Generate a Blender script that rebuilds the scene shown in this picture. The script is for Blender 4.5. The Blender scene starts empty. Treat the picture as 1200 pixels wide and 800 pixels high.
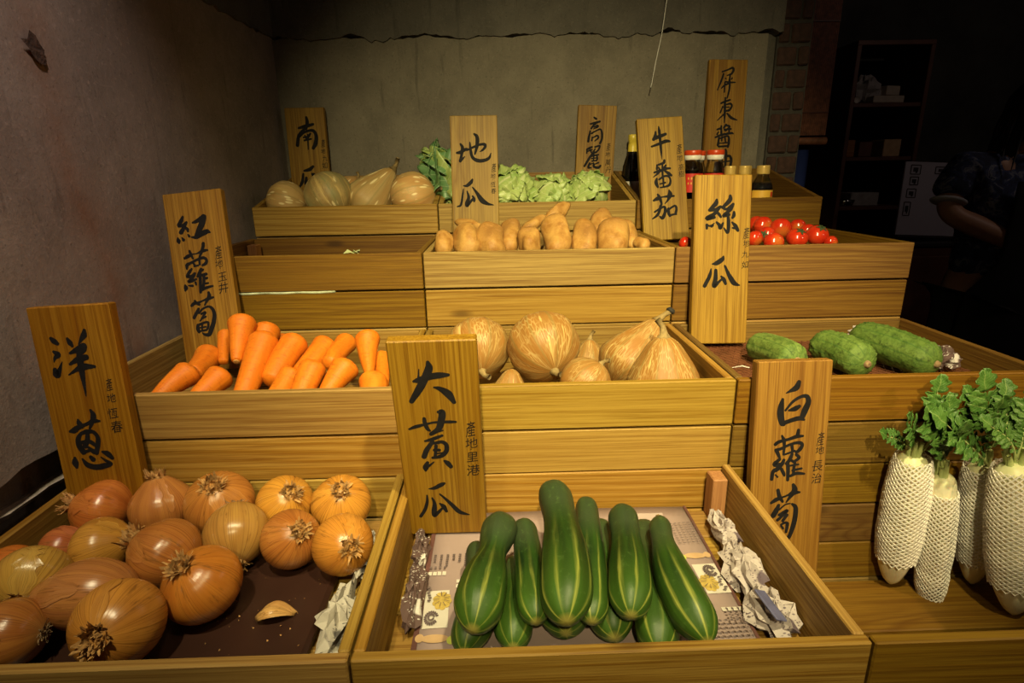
import bpy, math, random
import numpy as np
from mathutils import Vector, Matrix, Euler, Quaternion
random.seed(7); RNG = np.random.default_rng(7)
SC = bpy.context.scene
COL = SC.collection
# ---------------------------------------------------------------- camera
cam_d = bpy.data.cameras.new('camera'); cam_d.sensor_width = 36.0; cam_d.lens = 659.17/1200*36
cam_d.clip_start = .02
cam = bpy.data.objects.new('camera', cam_d); COL.objects.link(cam)
PITCH, YAW, ROLL, EYE = .2885, .0201, .0183, Vector((0, 0, 1.35))
_f = Vector((math.sin(YAW)*math.cos(PITCH), math.cos(YAW)*math.cos(PITCH), -math.sin(PITCH)))
_r = Vector((math.cos(YAW), -math.sin(YAW), 0)); _u = _r.cross(_f)
_r2 = _r*math.cos(ROLL)-_u*math.sin(ROLL); _u2 = _r*math.sin(ROLL)+_u*math.cos(ROLL)
_m = Matrix((_r2, _u2, -_f)).transposed().to_4x4(); _m.translation = EYE
cam.matrix_world = _m
SC.camera = cam
# ---------------------------------------------------------------- world, lamps, exposure
w = bpy.data.worlds.new('dim_room'); SC.world = w; w.use_nodes = True
w.node_tree.nodes['Background'].inputs[0].default_value = (1, .8, .6, 1)
w.node_tree.nodes['Background'].inputs[1].default_value = .002
SC.view_settings.view_transform = 'Standard'; SC.view_settings.look = 'None'
SC.view_settings.exposure = 0.0; SC.view_settings.gamma = 1.0
SC.view_settings.use_curve_mapping = False
def spot(name, loc, aim, power, col, angle, blend, size):
    d = bpy.data.lights.new(name, 'SPOT'); d.energy = power; d.color = col
    d.spot_size = math.radians(angle); d.spot_blend = blend; d.shadow_soft_size = size
    o = bpy.data.objects.new(name, d); COL.objects.link(o); o.location = loc
    o.rotation_euler = (Vector(aim)-Vector(loc)).to_track_quat('-Z', 'Y').to_euler()
    return o
WARM = (1.0, .86, .50)
spot('track_spot_centre', (.30, -.02, 2.40), (.20, .98, 1.00), 182, (1.0, .86, .43), 54, 1.0, .03)
spot('track_spot_entry', (-.02, -.95, 2.35), (.20, 1.25, 1.16), 288, (1.0, .84, .42), 46, 1.0, .025)
spot('track_spot_right', (1.70, -.25, 2.05), (.68, .78, .86), 62, (1.0, .72, .38), 40, 1.0, .025)
spot('track_spot_left', (-.28, -.10, 2.40), (-.38, .66, .88), 66, WARM, 42, 1.0, .03)
spot('wall_washer', (-.30, .35, 2.45), (-.67, .75, 1.60), 48, (1.0, .80, .70), 46, 1.0, .05)
amb = bpy.data.lights.new('room_glow', 'AREA'); amb.energy = 1.0; amb.color = (1, .84, .62); amb.size = 1.6
ambo = bpy.data.objects.new('room_glow', amb); COL.objects.link(ambo); ambo.location = (.1, -1.3, 2.7)
ambo.rotation_euler = (Vector((.0, 1.2, 1.1))-Vector(ambo.location)).to_track_quat('-Z', 'Y').to_euler()
hall = bpy.data.lights.new('hall_lamp', 'POINT'); hall.energy = 6.0; hall.color = (1, .75, .6); hall.shadow_soft_size = .1
hallo = bpy.data.objects.new('hall_lamp', hall); COL.objects.link(hallo); hallo.location = (2.4, .9, 2.6)

# ---------------------------------------------------------------- materials
def nodes_mat(name):
    m = bpy.data.materials.new(name); m.use_nodes = True
    nt = m.node_tree; b = nt.nodes['Principled BSDF']
    return m, nt, b
class G:
    """small helper around a node tree"""
    def __init__(s, nt): s.nt = nt
    def n(s, t, **k):
        x = s.nt.nodes.new(t)
        for a, v in k.items(): setattr(x, a, v)
        return x
    def l(s, a, b): s.nt.links.new(a, b)
    def set(s, sock, v):
        if hasattr(v, 'is_linked') or isinstance(v, bpy.types.NodeSocket): s.l(v, sock)
        else: sock.default_value = v
    def math(s, op, a, b=None, c=None):
        x = s.n('ShaderNodeMath', operation=op); s.set(x.inputs[0], a)
        if b is not None: s.set(x.inputs[1], b)
        if c is not None: s.set(x.inputs[2], c)
        return x.outputs[0]
    def noise(s, vec, scale, detail=3, rough=.55, dist=0):
        x = s.n('ShaderNodeTexNoise'); s.l(vec, x.inputs['Vector'])
        x.inputs['Scale'].default_value = scale; x.inputs['Detail'].default_value = detail
        x.inputs['Roughness'].default_value = rough; x.inputs['Distortion'].default_value = dist
        return x.outputs[0]
    def ramp(s, fac, stops, interp='LINEAR'):
        x = s.n('ShaderNodeValToRGB'); s.l(fac, x.inputs[0]); e = x.color_ramp.elements
        x.color_ramp.interpolation = interp
        while len(e) < len(stops): e.new(.5)
        for q, (p, c) in zip(e, stops):
            q.position = p; q.color = (*c, 1) if len(c) == 3 else c
        return x.outputs[0]
    def mix(s, fac, a, b, blend='MIX'):
        x = s.n('ShaderNodeMix', data_type='RGBA', blend_type=blend)
        s.set(x.inputs[0], fac)
        for i, v in ((6, a), (7, b)):
            if isinstance(v, tuple): x.inputs[i].default_value = (*v[:3], 1)
            else: s.l(v, x.inputs[i])
        return x.outputs[2]
    def mapping(s, vec, loc=(0, 0, 0), sc=(1, 1, 1)):
        x = s.n('ShaderNodeMapping'); s.l(vec, x.inputs[0]); x.inputs['Location'].default_value = loc
        x.inputs['Scale'].default_value = sc; return x.outputs[0]
    def bump(s, h, strength, dist=.01):
        x = s.n('ShaderNodeBump'); x.inputs['Strength'].default_value = strength
        x.inputs['Distance'].default_value = dist; s.l(h, x.inputs['Height']); return x.outputs[0]
def wood(name, dark, mid, light, rough=.60, ring=1.0, grainy=1.0):
    m, nt, b = nodes_mat(name); g = G(nt)
    tc = g.n('ShaderNodeTexCoord').outputs['Object']; oi = g.n('ShaderNodeObjectInfo')
    rv = g.n('ShaderNodeCombineXYZ'); rnd = oi.outputs['Random']
    g.l(g.math('MULTIPLY', rnd, 37.0), rv.inputs[0])
    g.l(g.math('SUBTRACT', g.math('MULTIPLY', g.math('FRACT', g.math('MULTIPLY', rnd, 7.31)), .16), .08), rv.inputs[1])
    g.l(g.math('MULTIPLY_ADD', g.math('FRACT', g.math('MULTIPLY', rnd, 13.7)), .05, .02), rv.inputs[2])
    ad = g.n('ShaderNodeVectorMath', operation='ADD'); g.l(tc, ad.inputs[0]); g.l(rv.outputs[0], ad.inputs[1])
    p = ad.outputs[0]
    warp = g.noise(g.mapping(p, sc=(2.2, 9, 9)), 1.0, 3, .5)
    sx = g.n('ShaderNodeSeparateXYZ'); g.l(p, sx.inputs[0])
    wy = g.math('ADD', sx.outputs[1], g.math('MULTIPLY', g.math('SUBTRACT', warp, .5), .20))
    wz = g.math('ADD', sx.outputs[2], g.math('MULTIPLY', sx.outputs[0], .02))
    rad = g.math('SQRT', g.math('ADD', g.math('MULTIPLY', wy, wy), g.math('MULTIPLY', wz, wz)))
    ph = g.math('ADD', g.math('MULTIPLY', rad, 84.0*ring), g.math('MULTIPLY', g.noise(g.mapping(p, sc=(.8, 30, 30)), 1.0, 2, .5), 2.2))
    ringv = g.math('FRACT', ph)
    fine = g.noise(g.mapping(p, sc=(4.0, 300, 300)), 1.0, 4, .7)
    calm = g.ramp(g.noise(g.mapping(p, sc=(1.6, 14, 14)), 1.0, 2, .5), [(.40, (.12, .12, .12)), (.62, (1, 1, 1))])
    blot = g.noise(g.mapping(p, sc=(3.0, 10, 10)), 1.0, 3, .5)
    vor = g.n('ShaderNodeTexVoronoi'); g.l(g.mapping(p, sc=(3.2, 9, 9)), vor.inputs['Vector']); vor.inputs['Scale'].default_value = 1.0
    knot = g.ramp(vor.outputs['Distance'], [(0, (1, 1, 1)), (.045, (.8, .8, .8)), (.10, (0, 0, 0))])
    c = g.ramp(ringv, [(0, mid), (.22, light), (.62, light), (.92, tuple(.35*x+.65*y for x, y in zip(dark, mid))), (1.0, mid)])
    c = g.mix(calm, tuple(.2*x+.8*y for x, y in zip(mid, light)), c)
    c = g.mix(g.math('MULTIPLY', g.ramp(fine, [(.42, (0, 0, 0)), (.66, (1, 1, 1))]), .85), c, dark)
    c = g.mix(g.ramp(blot, [(.35, (0, 0, 0)), (.75, (.55, .55, .55))]), c, mid)
    c = g.mix(g.math('MULTIPLY', knot, .75), c, (dark[0]*.35, dark[1]*.3, dark[2]*.3))
    hv = g.n('ShaderNodeHueSaturation'); g.l(c, hv.inputs['Color'])
    g.l(g.math('MULTIPLY_ADD', g.math('FRACT', g.math('MULTIPLY', rnd, 3.77)), .42*grainy, 1-.21*grainy), hv.inputs['Value'])
    g.l(g.math('MULTIPLY_ADD', g.math('FRACT', g.math('MULTIPLY', rnd, 5.1)), .12, .96), hv.inputs['Saturation'])
    g.l(g.math('MULTIPLY_ADD', g.math('FRACT', g.math('MULTIPLY', rnd, 9.3)), .016, .495), hv.inputs['Hue'])
    g.l(hv.outputs[0], b.inputs['Base Color'])
    b.inputs['Roughness'].default_value = rough
    b.inputs['Specular IOR Level'].default_value = .3
    g.l(g.bump(g.math('ADD', g.math('MULTIPLY', ringv, .5), fine), .3, .0014), b.inputs['Normal'])
    return m
def plain(name, col, rough=.5, metal=0, spec=.5, var=.0, scale=30, bump=0, emit=None, trans=0):
    m, nt, b = nodes_mat(name); g = G(nt)
    tc = g.n('ShaderNodeTexCoord').outputs['Object']
    nz = g.noise(tc, scale, 4, .6)
    lo = tuple(max(0, v*(1-var)) for v in col); hi = tuple(min(1, v*(1+var)) for v in col)
    g.l(g.ramp(nz, [(.3, lo), (.7, hi)]), b.inputs['Base Color'])
    b.inputs['Roughness'].default_value = rough; b.inputs['Metallic'].default_value = metal
    b.inputs['Specular IOR Level'].default_value = spec
    if trans: b.inputs['Transmission Weight'].default_value = trans
    if bump: g.l(g.bump(nz, bump, .004), b.inputs['Normal'])
    return m
M = {}
M['wood'] = wood('pine_plank', (.120, .047, .006), (.240, .130, .027), (.335, .208, .058))
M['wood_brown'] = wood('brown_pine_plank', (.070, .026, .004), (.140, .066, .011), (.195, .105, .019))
M['wood_sign'] = wood('sign_pine', (.10, .040, .006), (.225, .115, .021), (.32, .187, .042), rough=.55, ring=.75, grainy=.6)
M['wood_old'] = wood('dark_post_wood', (.16, .06, .02), (.26, .11, .035), (.34, .16, .055))
M['wood_dark'] = plain('dark_shelf_wood', (.10, .035, .02), .5, var=.3, scale=12)
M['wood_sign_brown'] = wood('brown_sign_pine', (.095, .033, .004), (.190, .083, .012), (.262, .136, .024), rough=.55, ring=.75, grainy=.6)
M['ink'] = plain('black_ink', (.010, .009, .010), .7, spec=.12, var=.3, scale=60)
def concrete(name, base, alt, stain=None, bumpv=.5):
    m, nt, b = nodes_mat(name); g = G(nt)
    tc = g.n('ShaderNodeTexCoord').outputs['Object']
    big = g.noise(tc, 2.3, 6, .62, .6); mid = g.noise(tc, 11, 6, .65); fine = g.noise(tc, 130, 5, .7)
    streak = g.noise(g.mapping(tc, sc=(38, 38, 5)), 1.0, 4, .6)
    c = g.mix(g.ramp(big, [(.3, (0, 0, 0)), (.72, (1, 1, 1))]), base, alt)
    c = g.mix(g.ramp(mid, [(.4, (0, 0, 0)), (.8, (.6, .6, .6))]), c, tuple(v*.55 for v in base))
    c = g.mix(g.ramp(streak, [(.60, (0, 0, 0)), (.72, (.55, .55, .55))]), c, tuple(v*.4 for v in base))
    c = g.mix(g.ramp(fine, [(.56, (0, 0, 0)), (.78, (.45, .45, .45))]), c, tuple(min(1, v*1.6) for v in alt))
    c = g.mix(g.ramp(g.noise(tc, 210, 3, .6), [(.60, (0, 0, 0)), (.72, (.6, .6, .6))]), c, tuple(v*.35 for v in base))
    vor = g.n('ShaderNodeTexVoronoi', feature='DISTANCE_TO_EDGE'); vor.inputs['Scale'].default_value = 5.0
    wv = g.n('ShaderNodeVectorMath', operation='ADD'); g.l(tc, wv.inputs[0])
    nn = g.n('ShaderNodeTexNoise'); g.l(tc, nn.inputs['Vector']); nn.inputs['Scale'].default_value = 6
    sc = g.n('ShaderNodeVectorMath', operation='SCALE'); g.l(nn.outputs['Color'], sc.inputs[0]); sc.inputs['Scale'].default_value = .35
    g.l(sc.outputs[0], wv.inputs[1]); g.l(wv.outputs[0], vor.inputs['Vector'])
    scr = g.math('MULTIPLY', g.ramp(vor.outputs['Distance'], [(0, (1, 1, 1)), (.006, (.5, .5, .5)), (.012, (0, 0, 0))]), g.ramp(mid, [(.5, (0, 0, 0)), (.62, (1, 1, 1))]))
    c = g.mix(g.math('MULTIPLY', scr, .10), c, tuple(min(1, v*2.2) for v in alt))
    if stain: c = stain(g, tc, c)
    g.l(c, b.inputs['Base Color']); b.inputs['Roughness'].default_value = .85
    h = g.math('ADD', g.math('ADD', g.math('MULTIPLY', mid, .8), g.math('MULTIPLY', fine, .25)), g.math('MULTIPLY', streak, -.35))
    g.l(g.bump(h, bumpv, .006), b.inputs['Normal'])
    return m
def rust(g, tc, c):
    # a rust coloured run-down mark, wandering down the plaster (object y along the wall, z up)
    s = g.n('ShaderNodeSeparateXYZ'); g.l(tc, s.inputs[0])
    wob = g.math('MULTIPLY', g.math('SUBTRACT', g.noise(tc, 6, 3), .5), .07)
    y0 = g.math('MULTIPLY_ADD', s.outputs[2], -.13, 1.135)
    d = g.math('ABSOLUTE', g.math('ADD', g.math('SUBTRACT', s.outputs[1], y0), wob))
    k = g.math('MULTIPLY', g.ramp(d, [(0, (1, 1, 1)), (.022, (.6, .6, .6)), (.06, (0, 0, 0))]), g.ramp(g.noise(tc, 9, 4), [(.35, (.15, .15, .15)), (.65, (1, 1, 1))]))
    return g.mix(g.math('MULTIPLY', k, .62), c, (.20, .07, .02))
M['plaster_left'] = concrete('left_plaster', (.20, .16, .135), (.31, .255, .215), rust, .45)
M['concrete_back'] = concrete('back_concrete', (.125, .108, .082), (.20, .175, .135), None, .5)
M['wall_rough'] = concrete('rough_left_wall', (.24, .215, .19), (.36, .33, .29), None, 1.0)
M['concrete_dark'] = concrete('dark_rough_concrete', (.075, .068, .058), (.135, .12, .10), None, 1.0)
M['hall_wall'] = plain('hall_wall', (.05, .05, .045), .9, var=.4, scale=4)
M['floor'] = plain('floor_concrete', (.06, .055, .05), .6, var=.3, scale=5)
M['brick'] = plain('old_brick', (.045, .020, .014), .9, var=.45, scale=40, bump=.6)
M['mortar'] = plain('mortar', (.045, .040, .034), .95, var=.3, scale=60, bump=.5)

def skin_mat(name, fn, rough=.4, spec=.5, sss=0, bump=None):
    """material of a turned vegetable: fn(g, u, v, pn, obj) -> colour ; pn runs round the axis without seam"""
    m, nt, b = nodes_mat(name); g = G(nt)
    uv = g.n('ShaderNodeUVMap', uv_map='uv'); s = g.n('ShaderNodeSeparateXYZ'); g.l(uv.outputs[0], s.inputs[0])
    u, v = s.outputs[0], s.outputs[1]
    a = g.math('MULTIPLY', u, 2*math.pi); oi = g.n('ShaderNodeObjectInfo')
    cx = g.n('ShaderNodeCombineXYZ'); g.l(g.math('COSINE', a), cx.inputs[0]); g.l(g.math('SINE', a), cx.inputs[1]); g.l(v, cx.inputs[2])
    off = g.n('ShaderNodeVectorMath', operation='ADD'); g.l(cx.outputs[0], off.inputs[0])
    rr = g.n('ShaderNodeCombineXYZ'); g.l(g.math('MULTIPLY', oi.outputs['Random'], 50.0), rr.inputs[2])
    for i in (0, 1): g.l(g.math('MULTIPLY', oi.outputs['Random'], 11.0*(i+1)), rr.inputs[i])
    g.l(rr.outputs[0], off.inputs[1])
    tc = g.n('ShaderNodeTexCoord').outputs['Object']
    res = fn(g, u, v, off.outputs[0], tc, oi)
    c, h = res if isinstance(res, tuple) else (res, None)
    g.l(c, b.inputs['Base Color']); b.inputs['Roughness'].default_value = rough
    b.inputs['Specular IOR Level'].default_value = spec
    if sss:
        b.inputs['Subsurface Weight'].default_value = sss; b.inputs['Subsurface Scale'].default_value = .006
        b.inputs['Subsurface Radius'].default_value = (1, .5, .25)
    if h is not None and bump: g.l(g.bump(h, bump, .002), b.inputs['Normal'])
    return m
def _onion(g, u, v, p, tc, oi):
    st = g.noise(g.mapping(p, sc=(9, 9, .9)), 1.0, 5, .65); bl = g.noise(p, 1.6, 3)
    fine = g.noise(g.mapping(p, sc=(30, 30, .5)), 1.0, 2, .5)
    base = oi.outputs['Color']
    c = g.mix(g.ramp(st, [(.38, (0, 0, 0)), (.66, (.6, .6, .6))]), base, g.mix(.35, base, (.70, .33, .05)))
    c = g.mix(g.ramp(bl, [(.45, (0, 0, 0)), (.7, (.6, .6, .6))]), c, g.mix(.6, base, (.22, .05, .008)))
    c = g.mix(g.ramp(fine, [(.54, (0, 0, 0)), (.64, (.65, .65, .65))]), c, g.mix(.6, base, (.10, .028, .006)))
    c = g.mix(g.ramp(g.noise(g.mapping(p, sc=(5, 5, 3)), 1.0, 5, .7), [(.58, (0, 0, 0)), (.68, (.7, .7, .7))]), c, (.16, .065, .014))
    c = g.mix(g.ramp(v, [(.0, (.75, .75, .75)), (.09, (.2, .2, .2)), (.2, (0, 0, 0)), (.86, (0, 0, 0)), (1, (.55, .55, .55))]), c, (.45, .27, .10))
    return c, st
M['onion'] = skin_mat('onion_skin', _onion, .24, .5, bump=.2)
M['husk'] = plain('dry_onion_husk', (.40, .215, .07), .75, var=.75, scale=70)
M['root'] = plain('dry_onion_root', (.22, .14, .07), .9, var=.6, scale=120)
def _cuke(g, u, v, p, tc, oi):
    wob = g.math('MULTIPLY', g.math('SUBTRACT', g.noise(p, 2.0, 3), .5), .09)
    fr = g.math('ABSOLUTE', g.math('SUBTRACT', g.math('FRACT', g.math('MULTIPLY', g.math('ADD', u, wob), 8.0)), .5))
    line = g.ramp(fr, [(0, (1, 1, 1)), (.05, (.55, .55, .55)), (.15, (0, 0, 0))])
    amt = g.ramp(v, [(.34, (0, 0, 0)), (.55, (.30, .30, .30)), (.88, (.85, .85, .85)), (1, (1, 1, 1))])
    brk = g.ramp(g.noise(g.mapping(p, sc=(3, 3, 2)), 1, 3), [(.36, (.1, .1, .1)), (.62, (1, 1, 1))])
    mott = g.noise(tc, 120, 4, .7); big = g.noise(p, 1.4, 2)
    c = g.mix(g.ramp(big, [(.35, (0, 0, 0)), (.7, (1, 1, 1))]), (.005, .017, .0025), (.021, .058, .0055))
    c = g.mix(g.ramp(v, [(.0, (.55, .55, .55)), (.24, (.75, .75, .75)), (.44, (0, 0, 0))]), c, (.035, .05, .022))
    c = g.mix(g.ramp(v, [(.55, (0, 0, 0)), (1, (.5, .5, .5))]), c, (.07, .15, .016))
    c = g.mix(g.math('MULTIPLY', g.math('MULTIPLY', line, amt), brk), c, (.36, .37, .07))
    c = g.mix(g.ramp(mott, [(.58, (0, 0, 0)), (.75, (.3, .3, .3))]), c, (.11, .19, .05))
    c = g.mix(g.ramp(v, [(.985, (0, 0, 0)), (1, (.8, .8, .8))]), c, (.30, .25, .06))
    return c, mott
M['cucumber'] = skin_mat('cucumber_skin', _cuke, .46, .35, bump=.12)
def _carrot(g, u, v, p, tc, oi):
    ring = g.noise(g.mapping(p, sc=(1.3, 1.3, 30)), 1.0, 4, .7); bl = g.noise(p, 2, 3)
    c = g.mix(g.ramp(bl, [(.3, (0, 0, 0)), (.7, (1, 1, 1))]), (.58, .135, .005), (.68, .195, .010))
    c = g.mix(g.ramp(ring, [(.54, (0, 0, 0)), (.68, (.6, .6, .6))]), c, (.36, .075, .006))
    c = g.mix(g.ramp(v, [(0, (.6, .6, .6)), (.035, (0, 0, 0))]), c, (.55, .17, .03))
    return c, ring
M['carrot'] = skin_mat('carrot_skin', _carrot, .52, .3, sss=.08, bump=.5)
M['carrot_cut'] = plain('carrot_cut_tip', (.50, .26, .06), .8, var=.4, scale=200)
def _squash(g, u, v, p, tc, oi):
    fl = g.noise(g.mapping(p, sc=(5.5, 5.5, 1.5)), 1.0, 4, .6, .4); fl2 = g.noise(g.mapping(p, sc=(13, 13, 10)), 1.0, 3, .6)
    vr = g.n('ShaderNodeTexVoronoi', feature='DISTANCE_TO_EDGE'); g.l(g.mapping(p, sc=(13, 13, 7)), vr.inputs['Vector']); vr.inputs['Scale'].default_value = 1.0
    net = g.math('MULTIPLY', g.ramp(vr.outputs['Distance'], [(.04, (1, 1, 1)), (.14, (0, 0, 0))]), g.ramp(g.noise(p, 1.7, 3), [(.42, (0, 0, 0)), (.58, (.75, .75, .75))]))
    sp = g.math('ABSOLUTE', g.math('SUBTRACT', g.math('FRACT', g.math('MULTIPLY', u, 10.0)), .5))
    rib = g.ramp(sp, [(.0, (1, 1, 1)), (.18, (.3, .3, .3)), (.4, (0, 0, 0))])
    mixc = oi.outputs['Color']
    c = g.mix(g.ramp(g.noise(p, 1.2, 2), [(.3, (0, 0, 0)), (.7, (1, 1, 1))]), mixc, g.mix(.6, mixc, (.32, .125, .02)))
    c = g.mix(net, c, (.42, .29, .11))
    fl = g.math('ADD', fl, g.math('MULTIPLY', g.math('SUBTRACT', oi.outputs['Alpha'], .5), .14))
    c = g.mix(g.math('MULTIPLY', rib, g.ramp(fl, [(.60, (0, 0, 0)), (.63, (.95, .95, .95))])), c, (.56, .40, .15))
    c = g.mix(g.math('MULTIPLY', g.ramp(sp, [(.40, (0, 0, 0)), (.5, (1, 1, 1))]), .35), c, (.14, .15, .05))
    vs = g.n('ShaderNodeTexVoronoi'); g.l(g.mapping(p, sc=(4.2, 4.2, 3.0)), vs.inputs['Vector']); vs.inputs['Scale'].default_value = 1.0
    spots = g.math('MULTIPLY', g.ramp(vs.outputs['Distance'], [(.20, (1, 1, 1)), (.28, (0, 0, 0))]), g.math('MULTIPLY', g.math('SUBTRACT', oi.outputs['Alpha'], .5), 1.9))
    c = g.mix(spots, c, (.80, .66, .36))
    return c, fl2
M['squash'] = skin_mat('squash_skin', _squash, .50, .3, bump=.3)
M['stem'] = plain('dry_stem', (.22, .15, .055), .85, var=.5, scale=60, bump=.5)
M['stem_black'] = plain('black_stem_cut', (.015, .012, .01), .8, var=.4)
def _loofah(g, u, v, p, tc, oi):
    bl = g.noise(p, 1.8, 3); sp = g.noise(tc, 140, 4, .7)
    line = g.ramp(g.math('ABSOLUTE', g.math('SUBTRACT', g.math('FRACT', g.math('MULTIPLY', u, 10.0)), .5)), [(0, (1, 1, 1)), (.05, (.4, .4, .4)), (.1, (0, 0, 0))])
    c = g.mix(g.ramp(bl, [(.3, (0, 0, 0)), (.7, (1, 1, 1))]), oi.outputs['Color'], g.mix(.5, oi.outputs['Color'], (.05, .12, .015)))
    c = g.mix(g.ramp(g.noise(tc, 60, 4, .7), [(.45, (0, 0, 0)), (.66, (.7, .7, .7))]), c, (.045, .095, .012))
    c = g.mix(g.ramp(sp, [(.5, (0, 0, 0)), (.68, (.8, .8, .8))]), c, (.03, .055, .012))
    c = g.mix(g.math('MULTIPLY', line, .6), c, (.03, .09, .015))
    return c, sp
M['loofah'] = skin_mat('loofah_skin', _loofah, .62, .25, bump=.9)
def _spud(g, u, v, p, tc, oi):
    bl = g.noise(tc, 26, 5, .65); sp = g.noise(tc, 90, 4, .7); dn = g.noise(g.mapping(p, sc=(1.2, 1.2, 9)), 1.0, 3, .6)
    c = g.mix(g.ramp(bl, [(.36, (0, 0, 0)), (.60, (1, 1, 1))]), (.26, .115, .022), (.46, .26, .07))
    c = g.mix(g.ramp(g.noise(tc, 13, 3), [(.50, (0, 0, 0)), (.66, (.75, .75, .75))]), c, (.17, .065, .013))
    c = g.mix(g.ramp(sp, [(.56, (0, 0, 0)), (.7, (.8, .8, .8))]), c, (.40, .20, .06))
    c = g.mix(g.ramp(dn, [(.62, (0, 0, 0)), (.68, (.7, .7, .7))]), c, (.36, .19, .07))
    return c, bl
M['spud'] = skin_mat('sweet_potato_skin', _spud, .6, .3, bump=.9)
def _tomato(g, u, v, p, tc, oi):
    bl = g.noise(p, 1.5, 2)
    c = g.mix(g.ramp(bl, [(.3, (0, 0, 0)), (.7, (1, 1, 1))]), (.36, .014, .005), (.46, .034, .008))
    return g.mix(g.ramp(v, [(.0, (.6, .6, .6)), (.16, (0, 0, 0))]), c, (.42, .14, .02))
M['tomato'] = skin_mat('tomato_skin', _tomato, .16, .6)
M['calyx'] = plain('green_calyx', (.028, .045, .010), .7, var=.4)
def _radish(g, u, v, p, tc, oi):
    r = g.noise(g.mapping(p, sc=(1, 1, 16)), 1.0, 3)
    c = g.mix(g.ramp(r, [(.5, (0, 0, 0)), (.75, (.5, .5, .5))]), (.80, .74, .54), (.70, .62, .40))
    return g.mix(g.ramp(v, [(0, (.7, .7, .7)), (.10, (0, 0, 0))]), c, (.55, .60, .25))
M['radish'] = skin_mat('radish_skin', _radish, .4, .4, sss=.15)
M['foam'] = plain('white_foam_net', (.84, .79, .73), .75, var=.05)
def leaf_mat(name, c0, c1, vein, sc=1.0):
    m, nt, b = nodes_mat(name); g = G(nt)
    uv = g.n('ShaderNodeUVMap', uv_map='uv'); s = g.n('ShaderNodeSeparateXYZ'); g.l(uv.outputs[0], s.inputs[0])
    tc = g.n('ShaderNodeTexCoord').outputs['Object']; nz = g.noise(tc, 35*sc, 4, .6)
    c = g.mix(g.ramp(nz, [(.3, (0, 0, 0)), (.7, (1, 1, 1))]), c0, c1)
    d = g.math('ABSOLUTE', s.outputs[0])
    mid = g.ramp(d, [(0, (1, 1, 1)), (.035, (.7, .7, .7)), (.09, (0, 0, 0))])
    side = g.math('ABSOLUTE', g.math('SUBTRACT', g.math('FRACT', g.math('ADD', g.math('MULTIPLY', s.outputs[1], 7.0), g.math('MULTIPLY', d, -2.6))), .5))
    sv = g.ramp(side, [(0, (.55, .55, .55)), (.06, (.25, .25, .25)), (.12, (0, 0, 0))])
    c = g.mix(g.math('MAXIMUM', mid, sv), c, vein)
    g.l(c, b.inputs['Base Color']); b.inputs['Roughness'].default_value = .45
    b.inputs['Subsurface Weight'].default_value = 0
    g.l(g.bump(g.math('ADD', nz, sv), .35, .003), b.inputs['Normal'])
    return m
M['radish_leaf'] = leaf_mat('radish_leaf', (.040, .115, .018), (.085, .19, .030), (.20, .30, .08))
M['cabbage'] = leaf_mat('cabbage_leaf', (.20, .31, .075), (.37, .44, .15), (.47, .51, .26), .6)
M['cabbage_dark'] = leaf_mat('cabbage_outer_leaf', (.07, .16, .055), (.13, .25, .10), (.28, .36, .20), .6)
M['stalk'] = plain('pale_green_stalk', (.38, .44, .16), .5, var=.3)
M['tray'] = plain('dark_brown_tray', (.034, .0135, .009), .40, var=.25, scale=9, bump=.04)
M['basket'] = plain('brown_plastic_basket', (.13, .045, .02), .45, var=.3)
M['paper_mauve'] = plain('mauve_printed_paper', (.290, .212, .205), .55, var=.08, scale=14, bump=.1)
M['paper_edge'] = plain('dark_paper_border', (.10, .04, .035), .6, var=.2)
M['paper_white'] = plain('white_print', (0.533, 0.488, 0.444), .6, var=.06)
M['paper_pink'] = plain('pale_pink_print', (.40, .32, .31), .6, var=.06)
M['print_dark'] = plain('grey_print', (.11, .08, .085), .7, var=.2)
M['print_yellow'] = plain('yellow_print', (0.414, 0.296, 0.074), .6, var=.3, scale=80)
M['print_tan'] = plain('tan_print', (0.459, 0.296, 0.163), .6, var=.15)
M['print_green'] = plain('green_print', (.40, .45, .08), .6, var=.2)
M['print_blue'] = plain('blue_print', (.10, .10, .20), .6, var=.3)
def newsprint(name, base, dark, thr):
    m, nt, b = nodes_mat(name); g = G(nt)
    tc = g.n('ShaderNodeTexCoord').outputs['Object']
    v = g.n('ShaderNodeTexVoronoi'); g.l(g.mapping(tc, sc=(150, 330, 210)), v.inputs['Vector']); v.inputs['Scale'].default_value = 1
    big = g.noise(tc, 26, 3)
    k = g.math('MULTIPLY', g.ramp(v.outputs['Distance'], [(.22, (1, 1, 1)), (.34, (0, 0, 0))]), g.ramp(big, [(thr, (0, 0, 0)), (thr+.06, (1, 1, 1))]))
    c = g.mix(g.math('MULTIPLY', k, .85), base, dark)
    blk = g.ramp(g.noise(tc, 17, 2), [(.64, (0, 0, 0)), (.66, (1, 1, 1))])
    c = g.mix(g.math('MULTIPLY', blk, .9), c, dark)
    g.l(c, b.inputs['Base Color']); b.inputs['Roughness'].default_value = .75
    return m
M['news'] = newsprint('crumpled_newsprint', (.46, .42, .37), (.05, .045, .05), .50)
M['news_mauve'] = newsprint('crumpled_mauve_print', (.44, .38, .38), (.08, .05, .08), .42)
M['news_dark'] = newsprint('crumpled_dark_print', (.09, .05, .045), (.60, .56, .54), .46)
def glass_mat(name, col):
    m, nt, b = nodes_mat(name)
    b.inputs['Base Color'].default_value = (*col, 1); b.inputs['Transmission Weight'].default_value = 1
    b.inputs['Roughness'].default_value = .03; b.inputs['IOR'].default_value = 1.45
    return m
M['glass'] = glass_mat('bottle_glass', (.92, .90, .84))
M['soy'] = plain('soy_sauce', (.008, .003, .002), .08, spec=.6)
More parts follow.
